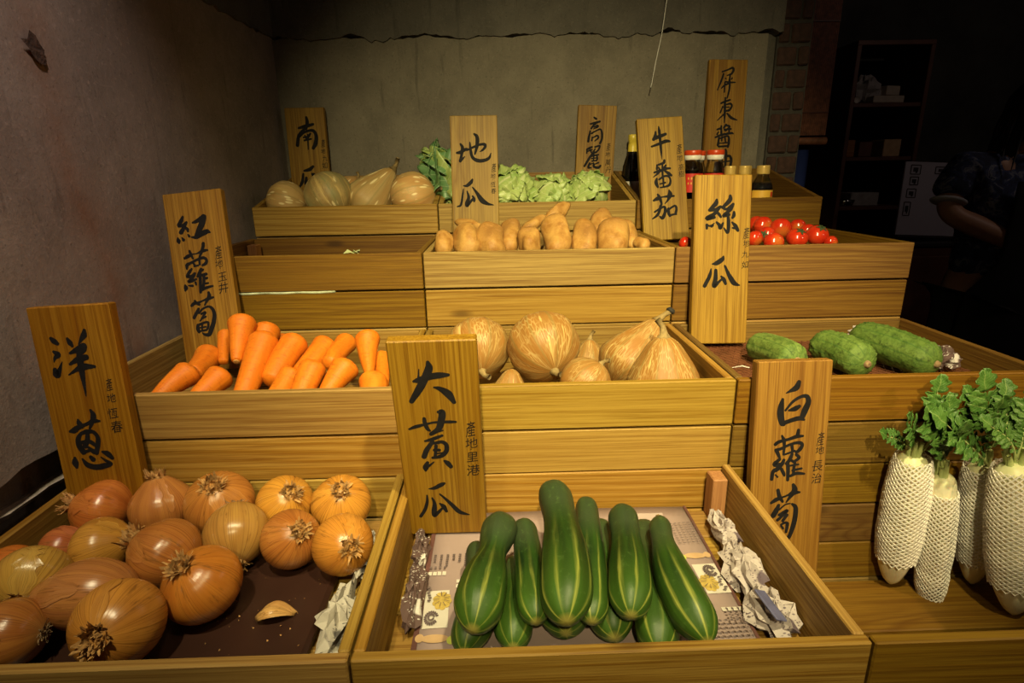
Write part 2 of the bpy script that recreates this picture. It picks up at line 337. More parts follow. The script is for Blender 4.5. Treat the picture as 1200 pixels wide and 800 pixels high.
M['dark_glass'] = plain('dark_bottle_glass', (.006, .005, .004), .06, spec=.7)
M['cap_red'] = plain('red_cap', (.62, .06, .012), .35)
M['cap_white'] = plain('white_cap_band', (.78, .74, .68), .4)
M['cap_gold'] = plain('gold_cap', (.60, .40, .11), .32, metal=.2, var=.1)
M['foil_yellow'] = plain('yellow_neck_foil', (.58, .44, .05), .35, var=.15)
M['label_red'] = plain('red_label', (.55, .025, .015), .45)
M['label_yellow'] = plain('yellow_label', (.70, .40, .05), .45, var=.1)
M['label_white'] = plain('white_label', (.62, .58, .50), .5, var=.1)
M['skin'] = plain('skin', (.42, .22, .14), .5, var=.08)
M['hair'] = plain('black_hair', (.008, .007, .007), .5, var=.4, scale=80)
def _shirt():
    m, nt, b = nodes_mat('patterned_blue_cloth'); g = G(nt); tc = g.n('ShaderNodeTexCoord').outputs['Object']
    n = g.noise(tc, 26, 3, .6, .8)
    g.l(g.ramp(n, [(.42, (.02, .025, .06)), (.55, (.04, .06, .16)), (.62, (.22, .24, .30)), (.68, (.03, .04, .10))]), b.inputs['Base Color'])
    b.inputs['Roughness'].default_value = .9; return m
M['shirt'] = _shirt()
M['apron'] = plain('black_apron', (.008, .008, .009), .9, var=.3)
M['cuff'] = plain('pale_cuff', (.42, .42, .46), .8, var=.1)
M['board_white'] = plain('whiteboard', (.40, .38, .46), .35, var=.06, scale=4)
M['black'] = plain('black_plastic', (.02, .02, .022), .5)
M['blue'] = plain('blue_plastic', (.03, .05, .22), .5)
M['cloth_grey'] = plain('grey_cloth', (.30, .28, .28), .9, var=.2)
M['cream'] = plain('cream_box', (.42, .36, .30), .7, var=.1)
M['bamboo'] = plain('red_brown_bamboo', (.17, .06, .03), .7, var=.45, scale=50)
M['wire'] = plain('thin_white_wire', (.55, .53, .5), .4)

# ---------------------------------------------------------------- measured placements (metres; sign strokes in mm on the board)
SIGNS = [
 ('onion',(-0.6532,0.7709,1.1858),0.0024,0.0975,0.0381,0.1128,0.3338,[[[(26.0,44.0,4.8),(29.7,48.3,8.3),(33.6,52.0,5.6)],[(25.9,63.1,4.2),(31.0,67.6,8.4),(26.0,72.1,4.9),(23.6,77.4,1.7)],[(22.6,88.4,6.3),(23.6,96.2,10.5),(28.2,90.2,6.3),(34.7,78.1,1.4)],[(48.2,45.4,3.5),(50.8,51.7,7.6),(53.1,56.6,4.2)],[(74.0,35.5,4.8),(72.0,42.1,8.3),(66.7,48.6,4.9),(62.1,55.1,1.4)],[(47.8,66.6,3.5),(58.6,62.4,8.4),(68.9,57.6,9.7)],[(68.9,57.6,8.4),(67.8,63.0,7.0),(61.6,67.4,7.0)],[(44.6,82.2,3.5),(57.1,76.1,8.4),(69.0,73.4,8.4)],[(40.1,97.2,1.7),(51.4,91.0,5.6),(63.0,86.9,9.8),(78.2,87.6,4.2)],[(61.0,60.5,7.0),(59.5,81.1,9.8),(58.6,101.9,7.0),(57.8,129.3,1.7)]],[[(39.2,163.1,2.9),(40.0,168.9,7.9),(42.9,174.9,5.0)],[(24.7,180.2,4.3),(30.4,179.1,8.6),(38.2,174.6,7.2),(51.3,170.4,5.0),(60.2,166.7,7.1),(69.0,167.3,3.6)],[(59.4,150.1,3.6),(62.1,157.5,7.8),(59.7,165.9,7.1),(53.4,177.1,3.6)],[(39.8,183.4,4.3),(34.0,191.8,7.2),(33.3,202.0,8.6),(37.4,212.5,8.7)],[(39.7,184.1,5.0),(49.0,181.9,7.2),(57.0,183.1,5.7),(61.6,190.7,6.5),(60.3,200.9,7.2),(55.4,215.2,6.5)],[(48.9,182.6,5.7),(46.6,194.1,7.2),(41.2,204.0,7.2)],[(37.6,197.9,5.8),(48.7,197.1,6.5),(57.0,203.6,5.8)],[(45.6,205.7,4.3),(51.2,212.0,7.2),(56.1,215.3,5.8)],[(37.4,212.5,5.8),(48.8,210.4,4.3),(56.5,213.1,5.8)],[(23.4,220.4,4.3),(22.5,227.8,10.1),(23.1,235.3,4.3)],[(33.9,222.6,2.9),(39.0,231.9,8.0),(50.6,236.4,8.7),(63.3,235.1,8.7),(72.7,232.7,5.8),(66.2,227.1,4.4),(60.4,221.5,1.7)],[(46.1,220.5,5.8),(48.8,224.4,8.0)],[(64.0,213.6,3.6),(70.9,217.1,8.7),(76.5,224.1,5.8)]]],[('產',92.8,114.9,18.6),('地',92.3,134.4,13.8),('恆',90.0,157.1,15.8),('春',91.7,177.3,17.9)]),
 ('carrot',(-0.6407,1.1249,1.3245),-0.0004,0.2496,0.0971,0.1113,0.3453,[[[(33.5,46.0,4.8),(29.2,54.1,8.0),(23.6,61.6,6.4),(30.1,62.4,5.3),(39.0,57.3,5.3)],[(38.3,58.2,5.3),(31.9,67.7,7.5),(26.2,75.2,8.6)],[(30.8,64.5,4.3),(38.7,69.5,5.9),(39.6,74.2,4.8)],[(18.7,85.0,3.7),(19.4,90.7,8.0),(19.9,94.4,4.3)],[(26.8,85.5,3.2),(29.2,89.8,6.4)],[(38.7,80.2,3.2),(40.7,84.0,5.4)],[(50.4,59.2,3.7),(59.9,56.7,7.5),(73.1,50.1,9.6)],[(73.1,50.1,10.7),(68.4,61.8,11.8),(60.4,75.1,10.7),(53.8,85.6,7.5)],[(44.5,86.0,2.7),(53.6,87.1,7.5),(64.5,82.2,9.6),(75.1,78.9,9.6),(80.9,81.1,3.2)]],[[(26.2,124.5,5.1),(34.0,121.1,7.1),(43.0,118.5,2.6),(50.4,118.1,3.2),(61.9,114.6,6.4),(71.2,113.8,3.9)],[(37.2,111.7,4.5),(39.2,119.3,5.8),(41.8,127.0,3.9)],[(65.2,100.2,6.4),(63.5,107.4,6.4),(59.2,116.7,5.8),(54.2,126.0,3.9)],[(27.5,145.0,3.9),(29.2,137.8,7.1),(35.7,134.9,5.2),(48.6,130.2,5.2),(61.3,127.4,5.8),(66.7,132.4,5.8),(64.7,138.3,6.4),(58.0,141.8,4.5)],[(40.7,134.2,3.9),(43.5,140.7,4.5)],[(53.6,129.6,4.5),(52.9,139.4,4.5)],[(42.1,141.8,3.9),(49.6,140.8,3.9)],[(36.6,146.0,3.9),(31.5,151.6,6.4),(26.0,159.6,5.8),(34.7,159.4,5.8),(41.4,155.2,5.2)],[(41.4,155.2,5.2),(35.4,163.2,6.4),(27.1,169.6,5.2),(34.5,169.2,5.2),(42.3,166.4,4.5)],[(20.0,176.1,5.2),(20.5,181.1,8.4),(18.6,185.8,3.9)],[(26.0,176.9,2.6),(33.8,178.4,5.2)],[(40.2,172.4,4.5),(40.8,176.8,3.9)],[(54.1,148.1,5.2),(49.8,156.2,7.1),(45.4,161.9,3.9)],[(50.9,157.6,6.4),(49.4,172.2,6.5),(47.2,192.4,5.2)],[(55.4,152.0,3.9),(58.1,149.8,3.9)],[(51.7,160.2,5.2),(63.0,159.0,5.8)],[(58.0,159.7,5.8),(56.1,173.0,5.8),(53.1,185.0,5.2)],[(56.7,168.2,3.9),(63.1,166.5,5.2)],[(55.5,176.7,3.9),(64.2,176.5,3.9)],[(47.4,190.5,3.9),(56.8,185.5,5.8),(71.9,183.0,3.9)]],[[(26.3,216.2,5.2),(31.2,212.5,6.5),(41.2,211.2,4.5),(50.2,208.6,3.9),(60.4,206.1,6.5),(69.8,204.7,3.9)],[(33.8,207.2,4.5),(36.2,211.8,5.2),(41.2,215.5,5.2)],[(62.0,194.5,5.2),(62.3,201.4,7.8),(56.1,210.5,5.2),(51.3,218.0,3.2)],[(38.9,223.3,5.2),(34.2,230.2,6.5),(27.9,239.4,6.5)],[(38.2,231.9,3.9),(46.7,224.3,3.9),(58.2,221.3,4.5),(64.9,226.5,6.5),(67.0,237.9,7.8),(63.7,252.4,8.4),(56.8,266.4,9.1),(51.9,274.6,7.8),(43.4,273.5,5.2),(39.6,270.0,2.6)],[(42.3,233.6,3.9),(50.6,231.6,5.2),(46.0,237.8,3.9),(38.6,246.8,3.2)],[(44.1,242.6,3.2),(50.7,239.6,3.9)],[(33.3,253.7,5.2),(32.3,261.0,7.8),(33.7,268.0,5.2)],[(35.1,253.9,5.2),(47.9,250.5,4.5),(53.2,252.3,5.2),(51.2,262.0,4.5),(47.0,265.9,3.9)],[(41.2,254.6,3.9),(39.8,264.4,3.2)],[(34.2,260.0,3.2),(47.9,259.2,3.2)],[(34.6,266.2,3.9),(48.3,265.4,3.9)]]],[('產',91.3,120.8,25.8),('地',89.7,141.5,15.4),('·',90.3,150.8,9.7),('玉',92.4,167.5,17.8),('井',91.5,188.8,21.1)]),
 ('cucumber',(-0.1423,0.6636,1.1563),-0.0066,-0.1674,0.007,0.112,0.3158,[[[(29.5,56.6,3.7),(36.7,54.9,8.4),(51.2,50.3,9.3),(63.6,48.7,8.8),(74.1,48.5,4.6)],[(49.9,29.4,4.6),(50.5,38.3,10.1),(43.9,53.1,10.2),(35.5,68.1,10.3),(23.9,86.4,6.6)],[(54.7,66.2,2.8),(62.0,68.5,6.6),(72.1,76.6,10.8),(78.8,89.4,5.7)],[(37.8,39.3,1.3),(36.2,50.8,2.8)]],[[(16.7,129.1,3.0),(26.6,125.3,5.4),(40.5,121.8,3.6),(51.9,119.5,3.6),(69.9,119.4,4.8),(78.9,119.8,3.6)],[(37.9,112.9,4.7),(38.3,121.0,5.9),(40.9,129.3,5.4),(44.0,132.8,3.0)],[(57.1,103.6,4.7),(62.0,104.5,9.4),(59.9,117.7,9.5),(55.6,129.8,8.4),(44.7,138.3,5.4)],[(44.8,136.9,4.2),(61.0,132.7,2.4)],[(35.8,149.1,3.0),(45.1,146.6,5.4),(59.3,140.9,4.2)],[(46.0,150.2,5.4),(36.8,163.9,7.3),(32.3,175.2,7.4)],[(48.0,153.0,4.8),(58.5,151.3,5.5),(63.8,156.4,6.1),(63.1,166.3,6.7),(55.5,174.6,6.1),(43.7,177.0,4.3)],[(50.0,157.3,4.9),(47.3,175.7,4.3)],[(47.1,164.3,4.9),(54.0,164.5,4.9)],[(47.7,170.7,2.4),(58.3,169.0,2.4)],[(36.1,184.7,4.9),(33.1,192.6,8.7),(32.5,198.5,3.7)],[(36.7,191.3,4.3),(44.9,184.3,1.9)],[(59.6,182.7,3.7),(63.4,186.5,7.4),(67.6,193.2,6.2)]],[[(34.1,230.9,1.7),(42.4,229.5,6.1),(51.9,224.1,6.9),(56.2,221.7,4.3)],[(30.4,242.2,2.2),(29.6,254.0,4.4),(25.4,268.0,5.3),(17.9,281.0,4.9)],[(37.2,247.3,2.6),(39.7,257.7,5.3),(38.1,271.8,8.0),(37.8,280.7,5.4),(43.8,274.3,5.4),(50.3,266.8,3.6)],[(47.2,258.0,2.7),(52.2,263.6,7.1),(55.7,273.1,4.5)],[(48.5,240.8,2.6),(55.0,248.6,4.0),(64.2,260.9,6.2),(73.4,273.8,7.1),(82.4,278.6,4.5),(88.2,280.5,1.8)]]],[('產',97.9,132.0,24.9),('地',97.9,154.2,17.7),('·',96.7,164.7,8.6),('里',97.9,177.6,16.7),('港',98.0,200.1,19.4)]),
 ('radish',(0.37,0.7617,1.0841),0.0014,0.1144,0.0028,0.1111,0.3951,[[[(44.3,47.7,1.6),(51.2,44.1,5.4),(59.1,39.6,9.2),(62.2,31.4,6.5)],[(39.7,56.8,4.4),(37.9,68.4,9.3),(38.1,81.0,10.4),(40.9,92.8,8.8),(43.7,95.6,5.5)],[(44.9,73.8,3.3),(55.4,60.5,4.4),(67.2,53.5,4.9),(75.5,53.7,6.5),(78.1,62.2,8.2),(73.8,74.7,9.9),(69.9,86.3,7.7)],[(50.1,74.0,3.3),(59.2,71.6,7.7),(65.1,68.1,5.5)],[(42.0,93.9,6.6),(54.1,89.5,6.6),(65.3,86.7,7.1),(73.7,89.1,3.3)]],[[(32.8,126.0,5.4),(38.2,122.1,5.4),(52.5,118.5,4.8),(63.5,114.8,5.9),(73.5,114.0,3.6)],[(42.1,113.0,3.6),(45.3,120.0,5.4),(46.5,129.4,4.8)],[(66.2,104.5,4.7),(65.5,111.4,5.9),(62.4,115.9,4.8)],[(34.5,134.8,4.8),(42.2,132.7,4.8),(56.4,126.2,4.2),(68.6,124.3,5.4),(73.3,127.9,5.4),(70.4,134.8,6.0),(65.1,139.3,4.8)],[(46.5,129.4,4.8),(46.1,142.2,3.6)],[(57.6,127.4,4.8),(59.3,136.8,4.8)],[(47.3,142.3,3.0),(62.7,136.9,3.6)],[(34.5,134.8,6.0),(38.3,142.0,5.4),(40.9,147.9,3.0)],[(40.9,149.1,4.8),(33.5,157.1,7.2),(43.7,157.4,6.0),(47.2,150.5,4.8)],[(45.8,155.1,6.0),(38.5,164.3,7.2),(31.9,168.8,6.0),(30.4,180.7,5.4)],[(44.1,164.5,4.8),(47.9,171.7,5.4),(49.3,175.4,3.6)],[(35.6,173.7,2.4),(39.2,177.4,3.0)],[(59.0,141.5,4.8),(55.7,150.7,6.0),(51.0,156.5,4.8)],[(53.1,154.2,5.4),(54.4,167.2,6.0),(54.8,182.7,4.8)],[(65.3,142.8,4.8),(70.1,147.7,4.8),(64.8,152.2,4.8)],[(59.1,152.0,4.2),(63.9,155.7,4.8),(63.2,162.8,4.8),(62.8,174.6,4.8)],[(55.1,160.2,3.0),(69.7,158.3,3.0)],[(61.2,167.5,4.2),(74.7,164.9,3.6)],[(58.4,176.3,4.2),(67.2,172.4,5.4),(79.2,173.4,3.6)]],[[(31.7,218.8,4.2),(39.9,213.5,6.9),(48.2,210.4,3.5),(56.5,207.2,3.5),(65.3,203.4,7.6),(74.4,203.0,3.5)],[(41.0,198.4,5.5),(44.2,209.5,6.2),(49.3,217.3,4.2)],[(63.8,190.3,4.8),(66.4,199.3,9.0),(59.3,211.4,4.9),(54.6,218.9,2.1)],[(43.7,222.6,4.9),(40.3,231.5,8.3),(36.2,239.7,8.4)],[(44.8,230.3,2.8),(53.5,222.3,2.5),(61.2,220.5,2.1)],[(63.9,221.3,3.5),(69.5,227.0,7.0),(70.3,239.6,7.7),(68.1,256.3,7.7),(62.7,275.1,6.3),(55.9,282.6,5.6)],[(45.3,238.7,4.9),(56.7,232.1,5.6),(53.1,237.5,4.2),(43.2,247.0,4.9)],[(57.1,239.1,5.6),(51.2,248.6,4.9)],[(48.9,254.9,3.5),(55.3,251.6,4.2),(58.7,254.5,5.6),(57.6,267.1,4.2)],[(49.7,257.0,3.5),(52.6,261.3,3.5)]]],[('產',100.4,119.5,21.4),('地',100.5,136.8,13.4),('長',98.8,161.6,17.7),('治',98.7,181.3,16.4)]),
 ('loofah',(0.3813,1.1187,1.3433),0.0019,0.1725,-0.0123,0.1108,0.3278,[[[(42.6,47.2,4.9),(40.6,55.0,9.1),(28.4,67.1,5.5)],[(28.9,67.1,6.1),(39.8,66.1,6.1),(50.5,60.6,6.1)],[(48.8,61.7,6.1),(38.9,73.9,7.3),(24.3,82.7,8.5),(39.1,80.6,6.1)],[(39.9,68.3,4.9),(46.9,73.9,6.1),(51.7,80.1,4.9)],[(68.7,40.2,6.1),(67.8,48.5,9.1),(54.6,62.3,6.1)],[(55.1,62.3,6.1),(62.7,65.1,5.5),(75.0,55.8,5.5)],[(75.0,55.8,6.1),(69.6,66.3,7.3),(56.3,77.9,6.1),(67.7,75.8,6.1)],[(77.2,70.8,4.9),(76.9,77.5,7.3),(74.2,82.0,4.9)],[(65.5,78.5,5.5),(67.0,90.9,7.3),(66.0,109.9,6.1),(58.2,100.9,2.4)],[(24.6,95.0,6.1),(24.8,101.8,4.9)],[(25.8,96.2,3.0),(32.7,96.8,4.3),(39.5,91.8,1.8)],[(33.9,98.5,4.3),(36.7,96.2,4.3)],[(43.4,90.1,4.3),(48.8,95.2,6.7),(51.3,100.8,7.3),(56.2,91.9,4.3)],[(73.9,90.4,3.7),(81.1,97.7,7.9),(86.0,106.2,6.1)],[(74.9,101.0,3.1),(82.4,102.2,4.9)]],[[(37.8,170.6,2.8),(46.7,168.6,8.9),(57.0,161.4,8.9),(59.4,155.8,3.4)],[(35.7,179.9,2.8),(33.2,193.3,7.3),(23.8,213.1,7.9)],[(45.0,182.5,6.7),(45.0,198.7,9.0),(42.9,213.2,9.0),(51.1,206.0,5.6),(57.3,200.3,4.5)],[(56.0,194.6,3.9),(61.5,200.9,7.9),(65.5,209.3,5.6)],[(62.7,173.9,3.9),(69.5,188.5,7.3),(79.7,205.3,10.1),(87.3,210.6,6.7),(93.2,212.2,2.2)]]],[('產',102.9,111.2,23.0),('地',103.6,130.6,13.2),('·',102.4,138.3,8.2),('九',102.4,152.0,14.1),('如',102.5,172.2,14.1)]),
 ('tomato',(0.3488,1.4844,1.4764),-0.0001,0.2475,0.05,0.1138,0.302,[[[(44.9,34.0,4.0),(43.7,43.8,8.0),(38.7,53.3,8.0)],[(38.8,52.1,8.0),(52.9,46.9,9.3),(69.5,41.8,7.3)],[(53.2,22.3,3.3),(54.2,35.9,7.3),(55.2,60.6,6.6),(55.8,80.3,6.0),(56.6,103.8,1.3)],[(32.6,70.1,4.6),(51.8,64.6,7.3),(69.7,59.1,8.6),(79.0,60.3,4.6)]],[[(62.6,105.6,5.9),(59.9,112.0,7.1),(43.9,116.5,4.2)],[(43.4,116.4,4.7),(42.2,126.3,5.9)],[(46.9,122.2,3.6),(48.9,126.7,4.8)],[(65.2,117.9,4.8),(62.4,125.5,7.1),(75.9,126.4,4.8)],[(34.9,134.1,4.8),(48.6,131.1,7.1),(64.5,127.8,5.9)],[(56.8,117.3,4.8),(55.8,141.6,5.3),(57.1,157.2,4.8)],[(52.1,129.2,4.8),(43.7,137.4,5.3),(32.0,145.5,1.8)],[(62.0,132.1,4.8),(70.6,138.2,8.3),(77.6,144.2,5.9)],[(40.7,149.4,5.3),(38.4,159.2,9.5),(42.2,170.5,5.9)],[(46.2,152.0,4.8),(59.0,145.1,5.4),(70.2,145.9,5.4),(74.6,156.1,5.4),(71.1,167.0,6.5),(60.8,170.7,4.8),(48.3,172.0,3.6)],[(47.7,163.1,3.6),(61.4,160.8,4.8)],[(56.9,150.5,4.8),(56.3,169.3,4.2)]],[[(29.2,203.0,5.0),(40.1,198.6,10.0),(50.9,195.8,3.7),(63.9,195.0,6.2),(81.0,195.0,5.0)],[(40.7,188.7,5.6),(44.9,197.1,8.1),(48.7,211.3,6.2),(45.9,219.3,5.6)],[(69.6,179.7,3.7),(71.2,190.8,12.5),(65.7,203.2,6.2),(56.9,213.1,1.9)],[(46.0,217.0,6.9),(42.9,228.4,6.9),(36.3,239.6,6.9),(24.0,248.0,3.1)],[(29.8,231.6,4.4),(40.7,225.9,5.6),(54.1,219.9,5.6),(57.3,225.9,8.1),(55.4,236.2,8.1),(48.8,247.4,8.7),(41.5,242.3,3.1)],[(65.5,225.3,6.9),(64.9,235.7,8.1),(67.9,244.1,5.6)],[(65.4,227.6,5.0),(81.3,219.4,5.6),(85.5,226.7,6.2),(82.5,238.1,6.9)],[(66.8,242.9,5.6),(76.4,240.6,5.0),(84.7,240.6,3.7)]]],[('產',101.5,80.2,25.1),('地',101.7,101.9,15.7),('·',102.3,112.0,8.4),('高',103.9,125.2,15.7),('樹',103.3,141.6,15.7)]),
 ('potato',(-0.1122,1.4694,1.4896),-0.0003,0.1615,-0.0024,0.1153,0.3262,[[[(24.7,67.0,5.5),(29.0,75.9,8.3),(26.5,92.3,6.9),(22.8,107.4,7.6)],[(14.9,87.7,5.5),(23.4,86.5,8.3),(38.0,79.2,6.9),(43.2,81.8,2.8)],[(22.8,107.4,6.9),(29.5,101.2,4.8),(34.6,96.2,1.4)],[(39.2,82.3,4.1),(53.8,75.6,5.5),(69.6,69.5,5.5),(82.7,68.5,7.6),(84.5,74.8,6.9),(78.4,81.6,5.5),(71.1,86.0,1.7)],[(58.6,43.6,4.8),(65.5,51.2,9.0),(65.0,70.1,9.0),(59.2,91.5,4.2)],[(47.6,63.6,3.5),(49.0,82.5,6.9),(53.1,99.0,7.6),(66.0,106.8,9.0),(81.7,106.4,8.3),(93.6,100.8,6.9),(98.5,89.5,2.1)]],[[(28.5,166.5,2.5),(38.0,166.0,7.5),(47.7,158.1,8.8),(51.4,151.8,5.0)],[(28.5,174.0,2.5),(26.0,190.1,5.0),(21.2,212.1,5.7),(12.1,216.6,3.1)],[(37.6,179.9,3.8),(40.7,193.9,7.5),(36.7,208.9,10.7),(36.6,214.7,7.6),(43.9,206.7,6.3),(52.5,197.5,6.3)],[(50.9,191.7,5.0),(54.8,198.7,6.3),(54.1,204.5,5.0)],[(50.9,170.3,3.1),(61.2,183.8,7.5),(73.8,202.5,12.6),(87.8,210.9,7.6),(102.0,214.0,1.9)]]],[('產',104.8,124.4,22.4),('地',102.4,143.7,13.3),('·',102.2,152.9,8.2),('恆',101.9,164.2,13.3),('春',102.8,180.1,13.4)]),
 ('cabbage',(0.2399,1.7464,1.5396),-0.003,0.0559,-0.0388,0.112,0.2954,[[[(46.6,33.6,5.1),(53.5,37.4,6.4)],[(36.6,51.5,4.5),(48.6,48.9,7.1),(64.2,44.0,5.8)],[(52.3,50.0,6.4),(44.2,58.1,5.8),(40.3,63.9,5.8)],[(48.0,60.3,3.2),(57.5,55.0,4.5),(58.9,58.9,5.2),(47.0,64.9,3.2)],[(37.6,70.9,4.5),(34.7,85.9,7.1),(33.0,99.8,7.1)],[(41.6,77.7,5.2),(54.6,69.9,4.5),(66.6,65.6,5.2),(72.1,75.8,6.5),(72.9,90.8,6.5),(68.2,104.2,6.5)],[(44.6,88.0,4.5),(43.3,97.2,5.2)],[(45.9,89.1,3.9),(59.0,83.0,5.2),(61.8,89.9,5.2),(51.9,98.2,3.2)]],[[(29.9,122.8,5.5),(38.3,117.7,6.4),(45.1,115.1,5.5)],[(30.8,124.4,4.6),(30.4,132.6,4.6)],[(31.9,127.7,4.6),(45.5,122.4,4.6)],[(38.4,119.3,4.6),(44.2,130.7,4.6)],[(53.7,114.9,5.5),(67.4,111.3,5.5),(64.5,122.0,5.5),(59.6,127.1,4.6)],[(49.3,128.9,5.5),(54.1,120.6,4.6)],[(44.4,135.6,5.5),(52.9,130.5,6.4),(59.7,129.5,4.6)],[(42.9,139.0,5.5),(38.1,147.3,7.4),(25.3,169.2,6.5)],[(39.6,142.3,5.5),(51.6,138.8,5.5),(65.3,136.0,4.6)],[(51.3,133.8,4.6),(51.5,153.7,4.6)],[(60.1,136.9,5.5),(62.4,146.8,5.5),(59.3,153.5,4.6)],[(45.0,147.2,3.7),(60.6,145.2,3.7)],[(47.2,154.6,4.6),(61.0,151.8,4.6)],[(40.5,160.5,5.5),(36.8,172.2,6.5),(44.7,173.7,4.6)],[(38.2,166.4,3.7),(47.5,161.2,3.7)],[(51.8,160.3,5.5),(54.1,170.2,7.4),(67.3,172.4,7.4),(73.1,166.5,5.5)],[(54.6,163.5,3.7),(66.6,158.3,4.6)]],[[(27.0,203.4,3.7),(37.3,199.0,6.5),(54.6,196.1,4.6),(70.2,192.4,5.6)],[(35.3,195.7,5.6),(40.2,205.6,6.5)],[(61.9,185.0,6.5),(61.6,195.1,6.5),(56.9,205.3,5.6)],[(55.9,203.6,5.6),(66.2,215.2,4.7)],[(36.3,214.1,4.6),(47.0,217.3,4.7)],[(28.3,229.5,4.7),(50.9,225.6,5.6),(73.6,221.8,4.7)],[(49.5,215.5,5.6),(51.2,247.6,6.5)],[(49.4,229.0,4.7),(32.5,242.9,4.7)],[(52.9,229.0,4.7),(71.2,242.1,5.6)]]],[('產',93.4,113.5,22.7),('地',92.6,134.0,14.4),('·',93.5,144.6,9.6),('萬',94.8,157.3,18.1),('丹',96.8,178.3,18.2)]),
 ('soy',(0.6194,1.7694,1.6584),-0.0018,0.1222,-0.0261,0.1126,0.4332,[[[(39.6,33.7,4.6),(56.6,27.7,4.6),(68.7,22.9,6.6),(71.7,29.8,7.3),(66.1,39.2,5.9),(54.0,43.9,3.3)],[(43.1,39.4,5.3),(39.7,53.4,5.9),(28.6,83.9,3.3)],[(49.5,51.0,3.3),(52.1,53.3,3.3)],[(62.7,43.8,4.6),(61.4,61.3,6.6)],[(69.4,50.7,4.6),(67.2,54.3,3.3)],[(50.1,60.3,4.0),(62.8,62.5,5.3),(79.0,62.3,4.0)],[(40.1,78.5,3.3),(48.3,70.8,5.3),(61.7,64.8,5.3)],[(49.0,62.6,4.6),(49.0,89.5,4.0)],[(63.3,61.3,6.0),(62.9,82.3,6.0),(58.3,105.8,4.0)]],[[(41.1,120.1,4.7),(52.7,115.3,6.0),(67.4,110.4,5.3)],[(53.2,104.7,5.3),(53.3,124.7,7.3),(54.3,148.3,7.3),(54.8,173.3,2.7)],[(47.3,128.3,4.0),(40.9,146.1,4.7)],[(57.0,123.5,4.0),(69.4,121.0,6.0),(73.6,128.0,6.0),(66.9,138.7,6.7),(55.7,141.2,5.3)],[(47.5,131.8,3.3),(66.3,130.5,3.3)],[(51.3,150.7,5.3),(33.6,167.6,2.7)],[(61.2,148.3,5.3),(74.7,160.0,8.0),(92.1,166.4,2.7)]],[[(35.0,193.3,5.6),(45.4,189.9,6.6)],[(46.7,183.2,5.6),(48.1,203.2,6.6),(50.3,209.9,4.7)],[(39.0,200.0,4.7),(35.9,206.7,5.6)],[(31.1,215.1,5.6),(48.4,208.3,6.6),(76.4,202.9,6.6),(83.6,204.6,3.8)],[(60.6,179.7,7.5),(54.1,188.1,5.6)],[(60.7,181.3,5.6),(71.6,184.6,5.6),(60.0,196.4,5.6)],[(56.2,193.1,5.6),(75.6,191.2,5.6)],[(70.0,187.9,4.7),(71.1,203.0,5.6)],[(41.8,215.0,5.6),(39.7,237.0,7.5)],[(43.8,218.4,4.7),(68.1,211.4,5.6),(72.0,228.2,7.5),(70.3,241.7,6.6)],[(50.5,213.3,4.7),(50.4,225.1,4.7)],[(59.4,213.2,4.7),(62.2,228.3,4.7)],[(42.9,231.9,3.8),(67.7,229.9,3.8)],[(41.8,241.2,5.7),(70.1,239.2,5.7)]],[[(35.5,253.9,5.7),(41.3,260.6,6.6)],[(34.7,269.2,5.7),(40.4,274.2,5.7)],[(36.2,291.3,4.7),(43.8,298.1,6.6),(48.2,284.4,2.8)],[(63.6,248.6,5.7),(66.2,260.4,7.6),(65.9,294.5,6.6)],[(54.3,269.0,5.7),(54.6,286.0,7.6),(58.2,299.7,6.6)],[(56.3,272.4,5.7),(75.6,267.1,7.2),(82.7,279.0,7.9),(80.5,299.5,7.2)],[(58.0,284.3,4.2),(79.3,281.6,4.2)],[(59.0,298.8,4.7),(80.4,296.9,4.7)]]],[]),
 ('pumpkin',(-0.6046,1.7467,1.5437),0.0013,0.0582,0.0,0.1124,0.3037,[[[(61.0,26.4,7.4),(62.3,41.0,10.4),(56.5,56.9,8.9)],[(35.6,55.2,5.9),(57.2,50.2,10.4),(78.7,45.2,7.4)],[(53.7,56.8,7.4),(34.9,75.3,8.9),(27.9,102.1,10.5)],[(36.0,78.0,7.4),(52.7,66.2,6.5),(75.6,62.5,8.9),(84.1,76.1,10.4),(80.6,97.5,12.0),(72.2,110.9,9.0)],[(51.8,75.5,4.5),(55.2,83.6,6.0)],[(67.8,70.4,6.0),(59.4,83.7,6.0)],[(49.0,88.9,5.4),(69.1,85.2,5.4)],[(47.0,80.8,4.5),(65.7,77.1,4.5)],[(60.5,73.0,4.5),(57.8,113.4,3.6)]],[[(40.3,173.2,6.0),(56.4,169.4,10.6),(67.2,161.3,7.5)],[(36.6,181.4,6.0),(31.5,203.5,9.1),(22.9,217.3,6.1)],[(44.1,192.6,7.6),(42.4,209.3,10.6),(57.8,198.4,6.1)],[(62.3,181.9,6.0),(68.1,195.8,7.6)],[(66.6,182.0,6.7),(81.0,210.0,9.1),(91.6,219.9,3.7)]]],[('產',102.2,98.0,22.4),('地',100.2,119.2,14.2),('九',103.9,139.7,16.6),('如',101.1,158.9,17.9)]),
]
